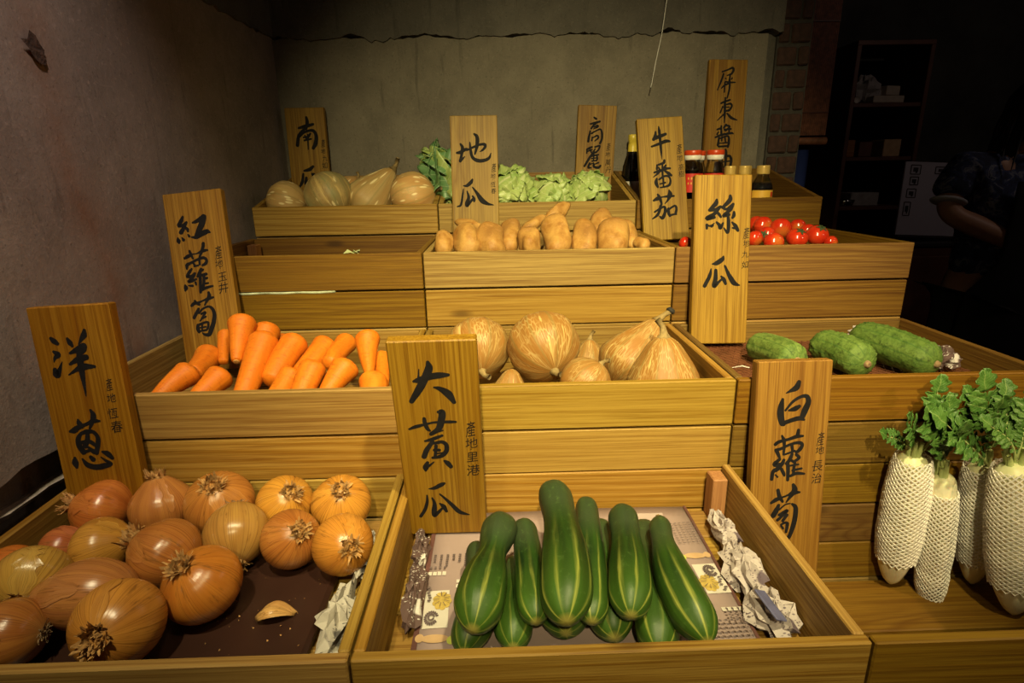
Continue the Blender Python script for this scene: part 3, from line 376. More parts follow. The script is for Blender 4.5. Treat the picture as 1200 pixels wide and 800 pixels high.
ONIONS = [
 ((-0.4113, 0.496, 0.9023), 0.045, (0.107, -0.904, 0.414), (0.66, 0.35, 0.09), 0.93, 0.08, 'large golden onion with its dry root tuft facing out, front of the heap'),
 ((-0.4753, 0.5461, 0.8992), 0.0396, (-1.0, -0.018, -0.002), (0.55, 0.27, 0.13), 1.28, 0.5, 'long pinkish brown onion with a pointed neck lying behind the front golden onion'),
 ((-0.3592, 0.5637, 0.8937), 0.0451, (-0.282, -0.342, 0.897), (0.6, 0.25, 0.05), 0.88, 0.08, 'big amber onion with a torn papery crown on the bare tray'),
 ((-0.5319, 0.5019, 0.8882), 0.036, (-0.999, -0.03, -0.019), (0.42, 0.19, 0.07), 0.95, 0.1, 'brown onion with a cracked skin at the left end of the front board'),
 ((-0.557, 0.5686, 0.9034), 0.0407, (0.274, -0.958, -0.088), (0.58, 0.42, 0.12), 0.86, 0.06, 'yellow green onion lying flat beside the left crate wall'),
 ((-0.6137, 0.6054, 0.8879), 0.0323, (0.845, 0.123, 0.521), (0.6, 0.2, 0.04), 0.9, 0.1, 'orange red onion half hidden behind the yellow green onion'),
 ((-0.5232, 0.6368, 0.8951), 0.0398, (0.951, 0.056, 0.304), (0.62, 0.37, 0.09), 0.85, 0.35, 'yellow onion whose dry neck points at the copper onion'),
 ((-0.4281, 0.6132, 0.9001), 0.0441, (-0.878, 0.096, 0.47), (0.5, 0.22, 0.08), 0.9, 0.2, 'copper red onion in the middle of the heap'),
 ((-0.5827, 0.7284, 0.8932), 0.0445, (-0.926, -0.131, 0.353), (0.56, 0.2, 0.06), 0.84, 0.25, 'red orange onion with peeling papery skin under the onion sign'),
 ((-0.5953, 0.6604, 0.8789), 0.0298, (0.998, 0.038, 0.044), (0.5, 0.17, 0.09), 0.9, 0.1, 'small pinkish red onion squeezed against the left crate wall'),
 ((-0.4993, 0.7302, 0.8948), 0.0431, (-0.084, 0.154, 0.984), (0.52, 0.25, 0.1), 0.92, 0.35, 'tan copper onion with a thin upright neck just right of the onion sign'),
 ((-0.4133, 0.7256, 0.9009), 0.0474, (0.135, -0.464, 0.875), (0.58, 0.28, 0.09), 0.93, 0.12, 'tan orange onion with a wide dry crown at the back board'),
 ((-0.361, 0.6592, 0.8954), 0.0415, (0.276, -0.783, -0.557), (0.55, 0.37, 0.14), 1.0, 0.06, 'pale yellow tan onion with roots turned down beside the bare tray'),
 ((-0.3222, 0.7325, 0.8941), 0.0407, (0.502, -0.448, 0.74), (0.7, 0.4, 0.08), 0.86, 0.1, 'bright yellow onion with a brown crown at the back of the tray'),
 ((-0.2402, 0.7306, 0.8914), 0.0427, (0.178, -0.532, 0.828), (0.7, 0.38, 0.08), 0.9, 0.14, 'bright golden onion in the back right corner of the onion crate'),
 ((-0.2853, 0.6496, 0.8909), 0.0388, (0.558, -0.506, 0.658), (0.5, 0.22, 0.07), 0.95, 0.1, 'copper onion with its crown turned right, second row at the right'),
 ((-0.2129, 0.6339, 0.8914), 0.0391, (0.503, -0.756, 0.42), (0.66, 0.33, 0.07), 1.0, 0.1, 'golden onion with a ragged crown pressed on the right crate wall'),
]
CUCUMBERS = [
 ((0.0638, 0.6664, 0.9498), (0.0577, 0.449, 0.9285), 0.0285, 0.006, 'neck', 'largest cucumber on top of the pile with broad yellow stripes'),
 ((-0.0028, 0.628, 0.9276), (-0.0357, 0.4579, 0.9136), 0.0269, 0.004, 'bulb', 'cucumber with a bulging stem end and pinched neck at the left of the pile'),
 ((-0.0366, 0.631, 0.887), (-0.0474, 0.482, 0.8623), 0.0226, -0.01, 'plain', 'cucumber on edge at the far left of the pile against the printed paper'),
 ((0.0228, 0.6363, 0.9161), (0.0297, 0.4834, 0.897), 0.0201, 0.004, 'plain', 'slim striped cucumber just left of the largest cucumber'),
 ((0.0107, 0.6208, 0.869), (0.0051, 0.4834, 0.8647), 0.0223, 0.0, 'plain', 'dark cucumber at the bottom below the bulging one'),
 ((0.1097, 0.6684, 0.9248), (0.0877, 0.4768, 0.9008), 0.0191, -0.004, 'plain', 'slim cucumber with a pale tip just right of the largest cucumber'),
 ((0.1303, 0.6721, 0.8854), (0.1151, 0.4892, 0.8672), 0.0266, 0.006, 'plain', 'speckled dark cucumber at the bottom right of the largest cucumber'),
 ((0.1528, 0.6425, 0.9277), (0.1269, 0.472, 0.9117), 0.0244, 0.004, 'neck', 'upper cucumber with a dull grey neck, fourth big one from the left'),
 ((0.1907, 0.6754, 0.8792), (0.1579, 0.4677, 0.8665), 0.0249, 0.004, 'plain', 'dark cucumber at the bottom below the grey necked one'),
 ((0.1987, 0.6303, 0.9195), (0.2025, 0.456, 0.8907), 0.0247, 0.012, 'neck2', 'long striped cucumber sloping out at the right end of the pile'),
 ((0.0672, 0.6224, 0.8718), (0.0628, 0.4941, 0.8718), 0.0288, 0.0, 'plain', 'stout dark cucumber at the bottom under the largest cucumber'),
]
CARROTS = [
 ((-0.4585, 0.985, 1.114), (-0.4441, 0.905, 1.0572), 0.0265, 0.3, 'carrot standing highest, its cut tip pointing down at the viewer'),
 ((-0.4264, 1.0156, 1.093), (-0.4306, 0.9356, 1.0223), 0.0256, 0.55, 'carrot whose rounded top shows behind the two tallest carrots'),
 ((-0.5116, 1.02, 1.0804), (-0.4887, 0.95, 1.0416), 0.013, 0.6, 'thin carrot showing edge on between the carrot sign and the tallest carrot'),
 ((-0.412, 0.9615, 1.0886), (-0.4183, 0.8465, 1.0089), 0.0265, 0.6, 'long carrot leaning left from the middle of the heap'),
 ((-0.5291, 0.99, 1.0488), (-0.5202, 0.9, 1.0367), 0.0254, 0.6, 'carrot low against the foot of the carrot sign'),
 ((-0.5124, 0.9, 1.0486), (-0.5482, 0.83, 1.0175), 0.0248, 0.4, 'carrot lying at the left end on the front board'),
 ((-0.4626, 0.9, 1.0428), (-0.4919, 0.83, 1.0073), 0.0249, 0.5, 'carrot lying second from the left on the front board'),
 ((-0.3626, 0.9773, 1.0758), (-0.3846, 0.8823, 1.0247), 0.0258, 0.7, 'broad carrot leaning left in the centre, clear of its neighbours'),
 ((-0.4138, 1.0385, 1.0618), (-0.4044, 0.9785, 1.0373), 0.0175, 0.7, 'carrot just peeping out behind the centre of the heap'),
 ((-0.3163, 0.9958, 1.0627), (-0.3428, 0.9058, 1.0301), 0.0237, 0.7, 'carrot with a rounded top right of the centre at the back'),
 ((-0.3478, 0.8952, 1.0429), (-0.3639, 0.8302, 1.0122), 0.021, 0.7, 'short carrot low in the front centre'),
 ((-0.3095, 0.8977, 1.0562), (-0.328, 0.8277, 1.0005), 0.0233, 0.7, 'carrot with a flat rounded top in front, centre right'),
 ((-0.2807, 1.0048, 1.0627), (-0.2947, 0.9148, 1.0437), 0.0207, 0.7, 'slender carrot lying behind the right front carrots'),
 ((-0.2541, 0.9, 1.0539), (-0.2896, 0.83, 1.0059), 0.0265, 0.35, 'thick carrot with a tapering root in front at the right'),
 ((-0.2356, 0.965, 1.0857), (-0.2199, 0.885, 1.0341), 0.0239, 0.28, 'upright carrot standing on its tip at the right of the heap'),
 ((-0.2108, 0.865, 1.0412), (-0.2023, 0.815, 1.0169), 0.0242, 0.8, 'carrot end lying toward the viewer below the upright carrot'),
 ((-0.2137, 0.96, 1.0471), (-0.1972, 0.87, 1.0166), 0.0149, 0.7, 'carrot half hidden behind the cucumber sign'),
]
SQUASHES = [
 ((-0.042, 0.965, 1.0523), 0.0566, (0.151, -0.848, -0.509), 'round', 0.35, 'round tan squash behind the cucumber sign'),
 ((0.0736, 0.935, 1.0618), 0.0624, (0.246, -0.853, -0.46), 'round', 0.55, 'large round orange tan squash perched on top with its stem turned down'),
 ((0.0135, 0.88, 1.0115), 0.0314, (0.114, 0.253, 0.961), 'cone', 0.3, 'small squash hidden low between the two round ones'),
 ((0.164, 1.0051, 1.0162), 0.0385, (0.107, 0.267, 0.958), 'cone', 0.1, 'pale pink tan squash with a curled stem at the back board'),
 ((0.1368, 0.8637, 1.0199), 0.0424, (0.629, 0.03, 0.777), 'round', 0.5, 'low squash at the front board below the pale pink one'),
 ((0.2453, 0.9726, 1.0367), 0.0587, (0.604, 0.202, 0.771), 'pear', 0.45, 'pear shaped squash with a tall stem capped black'),
 ((0.2642, 0.8633, 1.0407), 0.0609, (-0.011, 0.111, 0.994), 'cone', 0.5, 'broad cone shaped squash in the front right corner'),
]
PUMPKINS = [
 ((-0.5528, 1.5315, 1.2925), 0.0514, (-0.982, 0.031, 0.187), 'round', 0.25, 'pale ribbed pumpkin at the left end of the top crate'),
 ((-0.4424, 1.534, 1.3054), 0.0625, (-0.498, 0.145, 0.855), 'round', 0.9, 'mottled green pumpkin with white flecks in the top crate'),
 ((-0.41, 1.6477, 1.308), 0.0472, (0.421, 0.196, 0.886), 'round', 0.1, 'orange pumpkin peeping out behind the mottled green one'),
 ((-0.3305, 1.5779, 1.3096), 0.067, (0.646, 0.191, 0.739), 'pear', 0.5, 'pear shaped pumpkin with a dry twisted stem in the top crate'),
 ((-0.2219, 1.5319, 1.3004), 0.0605, (0.971, 0.036, 0.236), 'round', 0.05, 'peach coloured pumpkin with a dark stem beside the cabbage'),
]
LOOFAHS = [
 ((0.4718, 0.9897, 1.0378), (0.4868, 0.8747, 1.0466), 0.0288, 0.95, 'smooth pale green loofah gourd with dark ridges behind the white radish sign'),
 ((0.5794, 0.9716, 1.0424), (0.5976, 0.8646, 1.0421), 0.0311, 0.6, 'warty light green loofah gourd with a brown stem scar in the middle'),
 ((0.6636, 0.9934, 1.0508), (0.7086, 0.8614, 1.0411), 0.032, 0.45, 'long dark green loofah gourd at the right with its stem scar facing out'),
]
SWEET_POTATOES = [
 ((-0.1115, 1.2, 1.2328), (-0.1155, 1.165, 1.1982), 0.0195, 'small sweet potato at the left end of the sweet potato crate'),
 ((-0.0714, 1.22, 1.2336), (-0.0624, 1.155, 1.1984), 0.0312, 'round ended sweet potato second from the left at the front board'),
 ((-0.0937, 1.29, 1.25), (-0.0225, 1.24, 1.2343), 0.016, 'sweet potato with a pointed tip under the sweet potato sign'),
 ((-0.0184, 1.22, 1.2397), (-0.0136, 1.155, 1.1974), 0.0294, 'stubby sweet potato third from the left at the front board'),
 ((0.0284, 1.27, 1.2454), (0.0203, 1.19, 1.1992), 0.0249, 'sweet potato standing behind the third and fourth front ones'),
 ((0.0625, 1.2, 1.2328), (0.065, 1.155, 1.1958), 0.0248, 'sweet potato with freckled skin, fourth from the left in front'),
 ((0.0505, 1.26, 1.2254), (0.1048, 1.3, 1.2567), 0.0162, 'thin finger shaped sweet potato slanting up over the middle'),
 ((0.1235, 1.235, 1.2537), (0.1176, 1.155, 1.1912), 0.0296, 'large smooth sweet potato in the centre, fifth from the left in front'),
 ((0.1125, 1.3, 1.2527), (0.1637, 1.34, 1.2799), 0.0186, 'finger shaped sweet potato topping the heap'),
 ((0.1824, 1.22, 1.2465), (0.1756, 1.155, 1.1899), 0.0268, 'oblong sweet potato, third from the right in front'),
 ((0.2367, 1.3, 1.2579), (0.2229, 1.24, 1.2331), 0.0266, 'pale round sweet potato on top at the right'),
 ((0.2429, 1.22, 1.2417), (0.2355, 1.155, 1.1887), 0.0358, 'broad sweet potato, largest at the right front'),
 ((0.2819, 1.2644, 1.2409), (0.2882, 1.1944, 1.1969), 0.0185, 'curved sweet potato leaning on the right crate wall'),
 ((0.2921, 1.1958, 1.2072), (0.3018, 1.1608, 1.2005), 0.0152, 'small sweet potato end at the right corner'),
]
TOMATOES = [
 ((0.6077, 1.3, 1.2258), 0.0226, 'tomato high at the left beside the loofah sign'),
 ((0.6187, 1.36, 1.2245), 0.0205, 'tomato at the back half hidden by the loofah sign'),
 ((0.6291, 1.26, 1.2232), 0.0238, 'largest tomato on top of the heap'),
 ((0.7045, 1.33, 1.2193), 0.0191, 'tomato at the back right of the largest tomato'),
 ((0.5455, 1.2, 1.2088), 0.0182, 'tomato at the front cut off by the loofah sign'),
 ((0.5869, 1.235, 1.2134), 0.0178, 'tomato with a green calyx squeezed in the middle'),
 ((0.574, 1.17, 1.2044), 0.0205, 'flat tomato low at the front board'),
 ((0.6269, 1.18, 1.2111), 0.0221, 'tomato with its calyx turned up, second from the right in front'),
 ((0.6882, 1.255, 1.215), 0.019, 'tomato wedged behind the two right front tomatoes'),
 ((0.6831, 1.2047, 1.2132), 0.0237, 'big tomato with a dark star calyx at the right'),
 ((0.6974, 1.1756, 1.2009), 0.0144, 'small tomato at the right end of the front row'),
 ((0.3858, 1.165, 1.2071), 0.0141, 'single tomato at the foot of the beef tomato sign'),
]
RADISHES = [
 ((0.6114, 0.742, 0.9422), (0.6329, 0.7616, 0.6905), 0.0335, 1, 'white radish in a foam net at the left end of the row'),
 ((0.6574, 0.735, 0.9119), (0.6822, 0.7376, 0.6905), 0.0265, 2, 'second radish from the left, its bare shoulder above a sagging net'),
 ((0.7208, 0.745, 0.9215), (0.7641, 0.7555, 0.6905), 0.029, 1, 'third radish from the left, set back between its neighbours'),
 ((0.7193, 0.695, 0.9488), (0.7734, 0.6876, 0.6905), 0.0364, 1, 'largest radish in a foam net at the right end of the row'),
]
RADISH_LEAVES = [
 (0, (0.5559, 0.735, 0.9752)),
 (0, (0.6269, 0.745, 1.044)),
 (0, (0.5725, 0.72, 1.006)),
 (1, (0.6437, 0.735, 1.0158)),
 (1, (0.6422, 0.7, 0.9962)),
 (2, (0.697, 0.745, 1.0447)),
 (2, (0.6232, 0.72, 1.0045)),
 (2, (0.6992, 0.72, 1.0233)),
 (3, (0.7263, 0.74, 1.0353)),
 (3, (0.7461, 0.72, 1.0324)),
 (3, (0.6645, 0.69, 1.0093)),
 (3, (0.7253, 0.7, 1.0028)),
 (1, (0.6036, 0.72, 1.0103)),
 (2, (0.6787, 0.74, 1.0234)),
 (3, (0.7397, 0.73, 1.0152)),
]

# ---------------------------------------------------------------- mesh helpers
def tag(o, label=None, cat=None, group=None, kind=None):
    if label: o['label'] = label
    if cat: o['category'] = cat
    if group: o['group'] = group
    if kind: o['kind'] = kind
    return o
def thing(name, label, cat, loc=(0, 0, 0), rot=None, group=None):
    o = bpy.data.objects.new(name, None); COL.objects.link(o); o.location = loc
    o.empty_display_size = .03
    if rot is not None:
        o.rotation_mode = 'QUATERNION'; o.rotation_quaternion = rot
    return tag(o, label, cat, group)
class B:
    """collects faces, then becomes ONE mesh object"""
    def __init__(s): s.V = []; s.F = []; s.UV = []; s.n = 0
    def add(s, V, F, UV=None):
        V = np.asarray(V, float).reshape(-1, 3)
        s.V.append(V); s.F += [tuple(int(i)+s.n for i in f) for f in F]
        s.UV.append(np.zeros((len(V), 2)) if UV is None else np.asarray(UV, float)); s.n += len(V); return s
    def box(s, c, d, bev=.0, R=None):
        hx, hy, hz = d[0]/2, d[1]/2, d[2]/2; b = min(bev, hx*.9, hy*.9, hz*.9)
        if b <= 0:
            V = np.array([(x, y, z) for x in (-hx, hx) for y in (-hy, hy) for z in (-hz, hz)])
            F = [(0, 1, 3, 2), (4, 6, 7, 5), (0, 4, 5, 1), (2, 3, 7, 6), (0, 2, 6, 4), (1, 5, 7, 3)]
        else:
            V = []; idx = {}
            for x in (-1, 1):
                for y in (-1, 1):
                    for z in (-1, 1):
                        for a in range(3):
                            h = [hx, hy, hz]; q = [x*(hx-b), y*(hy-b), z*(hz-b)]; q[a] = (x, y, z)[a]*h[a]
                            idx[(x, y, z, a)] = len(V); V.append(q)
            F = []
            for a in range(3):
                o1, o2 = [k for k in range(3) if k != a]
                for sg in (-1, 1):
                    loop = []
                    for p, q in ((-1, -1), (1, -1), (1, 1), (-1, 1)):
                        k = [0, 0, 0]; k[a] = sg; k[o1] = p; k[o2] = q; loop.append(idx[(*k, a)])
                    F.append(loop if (sg > 0) == (a != 1) else loop[::-1])
                for p in (-1, 1):
                    for q in (-1, 1):
                        k0 = [0, 0, 0]; k1 = [0, 0, 0]; k0[a] = -1; k1[a] = 1
                        for k in (k0, k1): k[o1] = p; k[o2] = q
                        F.append((idx[(*k0, o1)], idx[(*k1, o1)], idx[(*k1, o2)], idx[(*k0, o2)]))
            for x in (-1, 1):
                for y in (-1, 1):
                    for z in (-1, 1): F.append([idx[(x, y, z, a)] for a in range(3)])
            V = np.array(V)
        if R is not None: V = V @ np.array(R).T
        return s.add(V+np.array(c), F)
    def grid(s, P, UV=None, closed_u=False, closed_v=False):
        """P: (nu, nv, 3)"""
        nu, nv = P.shape[:2]; F = []
        for i in range(nu-(0 if closed_u else 1)):
            for j in range(nv-(0 if closed_v else 1)):
                F.append((i*nv+j, ((i+1) % nu)*nv+j, ((i+1) % nu)*nv+(j+1) % nv, i*nv+(j+1) % nv))
        return s.add(P.reshape(-1, 3), F, None if UV is None else UV.reshape(-1, 2))
    def lathe(s, prof, n=24, ang=2*math.pi, a0=0, c=(0, 0, 0)):
        full = abs(ang-2*math.pi) < 1e-6
        th = a0+np.linspace(0, ang, n, endpoint=not full)
        pr = np.asarray(prof, float)
        P = np.stack([np.outer(np.cos(th), pr[:, 0]), np.outer(np.sin(th), pr[:, 0]), np.tile(pr[:, 1], (n, 1))], -1)+np.array(c)
        UV = np.stack(np.meshgrid(np.linspace(0, 1, n), np.linspace(0, 1, len(pr)), indexing='ij'), -1)
        return s.grid(P, UV, closed_u=full)
    def tube(s, path, rad, n=8, cap=True):
        p = np.asarray(path, float); k = len(p); rad = np.broadcast_to(rad, (k,))
        t = np.gradient(p, axis=0); t /= np.linalg.norm(t, axis=1, keepdims=True)+1e-12
        ref = np.array([0, 0, 1.]) if abs(t[0][2]) < .9 else np.array([1., 0, 0])
        nrm = np.cross(t[0], ref); nrm /= np.linalg.norm(nrm); P = []
        th = np.linspace(0, 2*math.pi, n, endpoint=False)
        for i in range(k):
            nrm = nrm-t[i]*(nrm@t[i]); nrm /= np.linalg.norm(nrm); bn = np.cross(t[i], nrm)
            P.append(p[i]+rad[i]*(np.outer(np.cos(th), nrm)+np.outer(np.sin(th), bn)))
        base = s.n
        s.grid(np.array(P), closed_v=True)
        if cap:
            s.F.append(tuple(base+j for j in range(n))[::-1]); s.F.append(tuple(base+(k-1)*n+j for j in range(n)))
        return s
    def obj(s, name, mat, parent=None, loc=None, rot=None, smooth=False, label=None, kind=None, solid=0):
        me = bpy.data.meshes.new(name); V = np.concatenate(s.V); me.from_pydata(V.tolist(), [], [list(f) for f in s.F])
        uv = me.uv_layers.new(name='uv'); U = np.concatenate(s.UV)
        li = np.empty(len(me.loops), np.int32); me.loops.foreach_get('vertex_index', li)
        uv.data.foreach_set('uv', U[li].astype(np.float32).ravel())
        if smooth: me.polygons.foreach_set('use_smooth', np.ones(len(me.polygons), bool))
        me.materials.append(M[mat] if isinstance(mat, str) else mat); me.update()
        o = bpy.data.objects.new(name, me); COL.objects.link(o)
        if parent: o.parent = parent
        if loc is not None: o.location = loc
        if rot is not None:
            o.rotation_mode = 'QUATERNION'; o.rotation_quaternion = rot
        if solid:
            md = o.modifiers.new('thickness', 'SOLIDIFY'); md.thickness = solid; md.offset = 0
        return tag(o, label, kind=kind)
QX = Quaternion((1, 0, 0, 0)); QY = Quaternion((0, 0, 1), math.pi/2); QZ = Quaternion((0, 1, 0), -math.pi/2)
def plank(name, size, centre, parent=None, mat='wood', bev=.0016, label=None, kind=None):
    """a board; its longest side carries the grain (local x)"""
    d = list(size); a = max(range(3), key=lambda i: d[i])
    if a == 0: q, dd = QX, d
    elif a == 1: q, dd = QY, [d[1], d[0], d[2]]
    else: q, dd = QZ, [d[2], d[1], d[0]]
    return B().box((0, 0, 0), dd, bev).obj(name, mat, parent, centre, q, label=label, kind=kind)
def zrot(d, roll=0.0):
    d = Vector(d).normalized(); return d.to_track_quat('Z', 'Y') @ Quaternion((0, 0, 1), roll)
def wob(seed, n=5, k=3):
    r = np.random.default_rng(seed); return [(r.integers(1, k+1), r.uniform(0, 6.28), r.uniform(2, 9), r.uniform(0, 6.28), r.uniform(.4, 1)) for _ in range(n)]
def wobble(W, th, t): return sum(a*np.sin(m*th+p)*np.sin(f*t+q) for m, p, f, q, a in W)/len(W)
def turned(L, R, prof, nu=32, nv=30, cap0=.1, cap1=.1, rib=(0, 0), noise=0, seed=1, bend=0, sq=(1, 1)):
    """body of revolution along local z from -L/2 to L/2 with rounded ends, ribs, lumps and a bend; uv = (angle, position)"""
    x = np.linspace(0, math.pi, nv); t = (1-np.cos(x))/2
    pt = np.array(prof, float); r = np.interp(t, pt[:, 0], pt[:, 1])
    r = np.convolve(np.pad(r, 2, mode='edge'), [.1, .2, .4, .2, .1], 'valid')
    c0 = np.where(t < cap0, np.sqrt(np.clip(1-(1-t/cap0)**2, 0, 1)), 1); c1 = np.where(t > 1-cap1, np.sqrt(np.clip(1-((t-1+cap1)/cap1)**2, 0, 1)), 1)
    r = np.maximum(r*c0*c1, .0008)
    th = np.linspace(0, 2*math.pi, nu+1); W = wob(seed)
    T, TH = np.meshgrid(t, th); rr = R*np.tile(r, (nu+1, 1))
    if rib[0]: rr = rr*(1-rib[1]*np.abs(np.sin(rib[0]*TH/2+.3))**.6*0+rib[1]*(np.abs(np.cos(rib[0]*TH/2))-.6))
    if noise:
        THn = TH.copy(); THn[-1] = TH[0]; rr = rr*(1+noise*wobble(W, THn, T))
    P = np.stack([rr*np.cos(TH)*sq[0]+bend*np.sin(math.pi*T), rr*np.sin(TH)*sq[1], (T-.5)*L], -1)
    P[-1] = P[0]
    return B().grid(P, np.stack([TH/(2*math.pi), T], -1))

# ---------------------------------------------------------------- the room
def struct(b, name, mat, **k): return b.obj(name, mat, kind='structure', **k)
struct(B().box((.9, .6, -.05), (6.2, 6.4, .1)), 'floor', 'floor')
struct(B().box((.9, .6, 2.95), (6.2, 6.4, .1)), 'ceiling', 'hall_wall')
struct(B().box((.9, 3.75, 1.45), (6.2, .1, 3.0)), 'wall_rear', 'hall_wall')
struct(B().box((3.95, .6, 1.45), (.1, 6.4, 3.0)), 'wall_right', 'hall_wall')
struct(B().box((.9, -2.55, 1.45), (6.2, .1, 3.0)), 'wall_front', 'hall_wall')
# left wall: leans in a little toward the back; plaster slab over dark rough wall, broken off at the bottom
def left_x(y): return -.688+(y-.65)*.052
WL = math.atan(.052)
wl = struct(B().box((-.06, 0, 1.45), (.12, 5.6, 3.0)), 'wall_left', 'wall_rough', loc=(left_x(0)-.022, 0, 0), rot=Quaternion((0, 0, 1), -WL))
def slab(name, mat, ys, ztop, zbot, thick, jag, seed, x0):
    r = np.random.default_rng(seed); n = len(ys); F = []; V = []
    jt = ztop+np.convolve(r.normal(0, 1, n+4), np.ones(5)/5, 'valid')*jag; jb = zbot+np.convolve(r.normal(0, 1, n+4), np.ones(5)/5, 'valid')*jag
    for i, y in enumerate(ys):
        V += [(thick, y, jb[i]), (thick, y, jt[i]), (0, y, jt[i]+.004), (0, y, jb[i]-.004)]
    for i in range(n-1):
        for k in range(4): F.append((4*i+k, 4*i+(k+1) % 4, 4*i+4+(k+1) % 4, 4*i+4+k))
    F += [(0, 3, 2, 1), (4*n-4, 4*n-3, 4*n-2, 4*n-1)]
    return B().add(V, F)
struct(slab('trim_1', 'plaster_left', np.linspace(-1.0, 1.86, 120), 1.735, .955, .026, .012, 3, 0), 'trim_1', 'plaster_left', loc=(left_x(0)-.024, 0, 0), rot=Quaternion((0, 0, 1), -WL))
# ragged mortar ridge on the exposed strip under the plaster
rg = np.random.default_rng(5); yy = np.linspace(-.4, 1.7, 90)
rz = .915+np.cumsum(rg.normal(0, .0016, 90)); rz -= np.linspace(0, rz[-1]-.915, 90)
struct(B().tube(np.stack([np.full(90, .004), yy, rz], -1), .006+.004*rg.random(90), 6), 'trim_2', plain('pale_mortar_ridge', (.42, .36, .31), .9, var=.4, scale=60, bump=.5), loc=(left_x(0)-.024, 0, 0), rot=Quaternion((0, 0, 1), -WL))
# chipped hole in the plaster
hole = B(); ph = np.linspace(0, 2*math.pi, 14, endpoint=False); rr = 1+.35*rg.normal(0, 1, 14)*.5
hole.add([(0, 0, 0)]+[(0, .010*math.cos(a)*k*1.4, .020*math.sin(a)*k) for a, k in zip(ph, rr)], [(0, i+1, (i+1) % 14+1) for i in range(14)])
struct(hole, 'trim_3', plain('chipped_plaster', (.05, .025, .015), .95, var=.6, scale=120, bump=.8), loc=(left_x(.924)+.0065, .924, 1.537), rot=Quaternion((1, 0, 0), .7))
# back wall: smooth cast panel with a rough dark beam above it
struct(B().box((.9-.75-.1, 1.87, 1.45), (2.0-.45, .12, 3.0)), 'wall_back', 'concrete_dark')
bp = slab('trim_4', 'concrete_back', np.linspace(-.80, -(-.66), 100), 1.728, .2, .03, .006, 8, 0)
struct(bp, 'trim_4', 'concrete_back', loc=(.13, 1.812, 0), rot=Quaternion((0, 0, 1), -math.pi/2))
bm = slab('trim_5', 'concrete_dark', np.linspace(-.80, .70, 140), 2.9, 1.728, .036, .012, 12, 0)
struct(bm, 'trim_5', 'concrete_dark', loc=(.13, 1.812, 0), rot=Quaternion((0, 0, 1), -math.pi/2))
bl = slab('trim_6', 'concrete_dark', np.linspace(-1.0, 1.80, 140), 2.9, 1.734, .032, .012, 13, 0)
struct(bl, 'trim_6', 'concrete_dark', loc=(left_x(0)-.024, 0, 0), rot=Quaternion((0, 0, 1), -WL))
# brick pier at the right end of the back wall
pier = struct(B().box((.875, 1.90, 1.45), (.10, .20, 3.0)), 'trim_7', 'mortar')
rb = random.Random(4); z = .85; k = 0
while z < 2.5:
    wds = [.062, .036] if k % 2 else [.036, .062]
    x = .826
    for wdt in wds:
        o = B().box((0, 0, 0), (wdt-.006, .05, .050), .004).obj('brick', 'brick', pier, (x+wdt/2, 1.822-rb.uniform(0, .007), z+.025), Quaternion((0, 1, 0), rb.uniform(-.04, .04)))
        x += wdt
    z += .061; k += 1
wire_pts = [(.482, 1.735, 2.88), (.480, 1.735, 2.2), (.4765, 1.735, 1.80), (.468, 1.733, 1.72), (.455, 1.733, 1.65), (.4455, 1.732, 1.59), (.443, 1.731, 1.58)]
wo = B().tube(wire_pts, .0014, 6).obj('hanging_wire', 'wire', smooth=True)
tag(wo, 'thin pale wire hanging from above in front of the back wall', 'wire')

# ---------------------------------------------------------------- crates and the boxes they stand on
T = .012
XA, XB, XL3, XR = -.150, .350, -.627, .834
def crate(label, x0, x1, y0, y1, ztop, h, zfloor, zback=None, back=True, post=None, sides=(1, 1), group='display crates', mat='wood'):
    """open crate; front board top at ztop, floor boards' top at zfloor"""
    zb = ztop-h; cx = (x0+x1)/2
    t = thing('display_crate', label, 'crate', (cx, y0, zb), group=group)
    def pl(name, size, c, **k):
        k.setdefault('mat', mat); return plank(name, size, (c[0]-cx, c[1]-y0, c[2]-zb), t, **k)
    zk = ztop if zback is None else zback
    pl('front_board', (x1-x0, T, h-.0014), (cx, y0+T/2, ztop-h/2+.0007))
    for x, on in ((x0+T/2, sides[0]), (x1-T/2, sides[1])):
        if not on: continue
        ya, yb = y0+T+.0005, y1
        if zk == ztop: pl('side_board', (T, yb-ya, h), (x, (ya+yb)/2, ztop-h/2))
        else:
            L = yb-ya; X = L/2
            V = [(-X, -T/2, 0), (X, -T/2, 0), (X, -T/2, zk-zb), (-X, -T/2, h), (-X, T/2, 0), (X, T/2, 0), (X, T/2, zk-zb), (-X, T/2, h)]
            F = [(0, 1, 2, 3), (7, 6, 5, 4), (0, 4, 5, 1), (1, 5, 6, 2), (2, 6, 7, 3), (3, 7, 4, 0)]
            B().add(V, F).obj('side_board', mat, t, (x-cx, (ya+yb)/2-y0, 0), QY)
    if back: pl('back_board', (x1-x0-2*T-.001, T, zk-zb-.001), (cx, y1-T/2, (zk+zb)/2))
    n = 5; ya, yb = y0+T+.001, y1-(T+.001 if back else .001); wd = (yb-ya)/n
    for i in range(n): pl('floor_board', (x1-x0-2*T-.002, wd-.002, .010), (cx, ya+wd*(i+.5), zfloor-.005))
    for px, py, pz in (post or []):
        pl('corner_post', (.022, .030, pz-zfloor), (px, py, (pz+zfloor)/2), mat='wood_old')
    return t
Y1, Y2, Y3, Y4 = .4265, .779, 1.116, 1.457
Z1, Z2, Z3, Z4 = .913, 1.0505, 1.2053, 1.2822
HB = .0735
G4 = .003
crate('open wooden crate holding the onions, front left', -.655, XA-G4, Y1, Y2-.004, Z1, .094, .833, back=False)
crate('open wooden crate holding the dark green cucumbers, front centre', XA, XB, Y1, Y2-.004, Z1, .094, .833, back=False, post=[(XB-T-.013, Y2-.022, .905)])
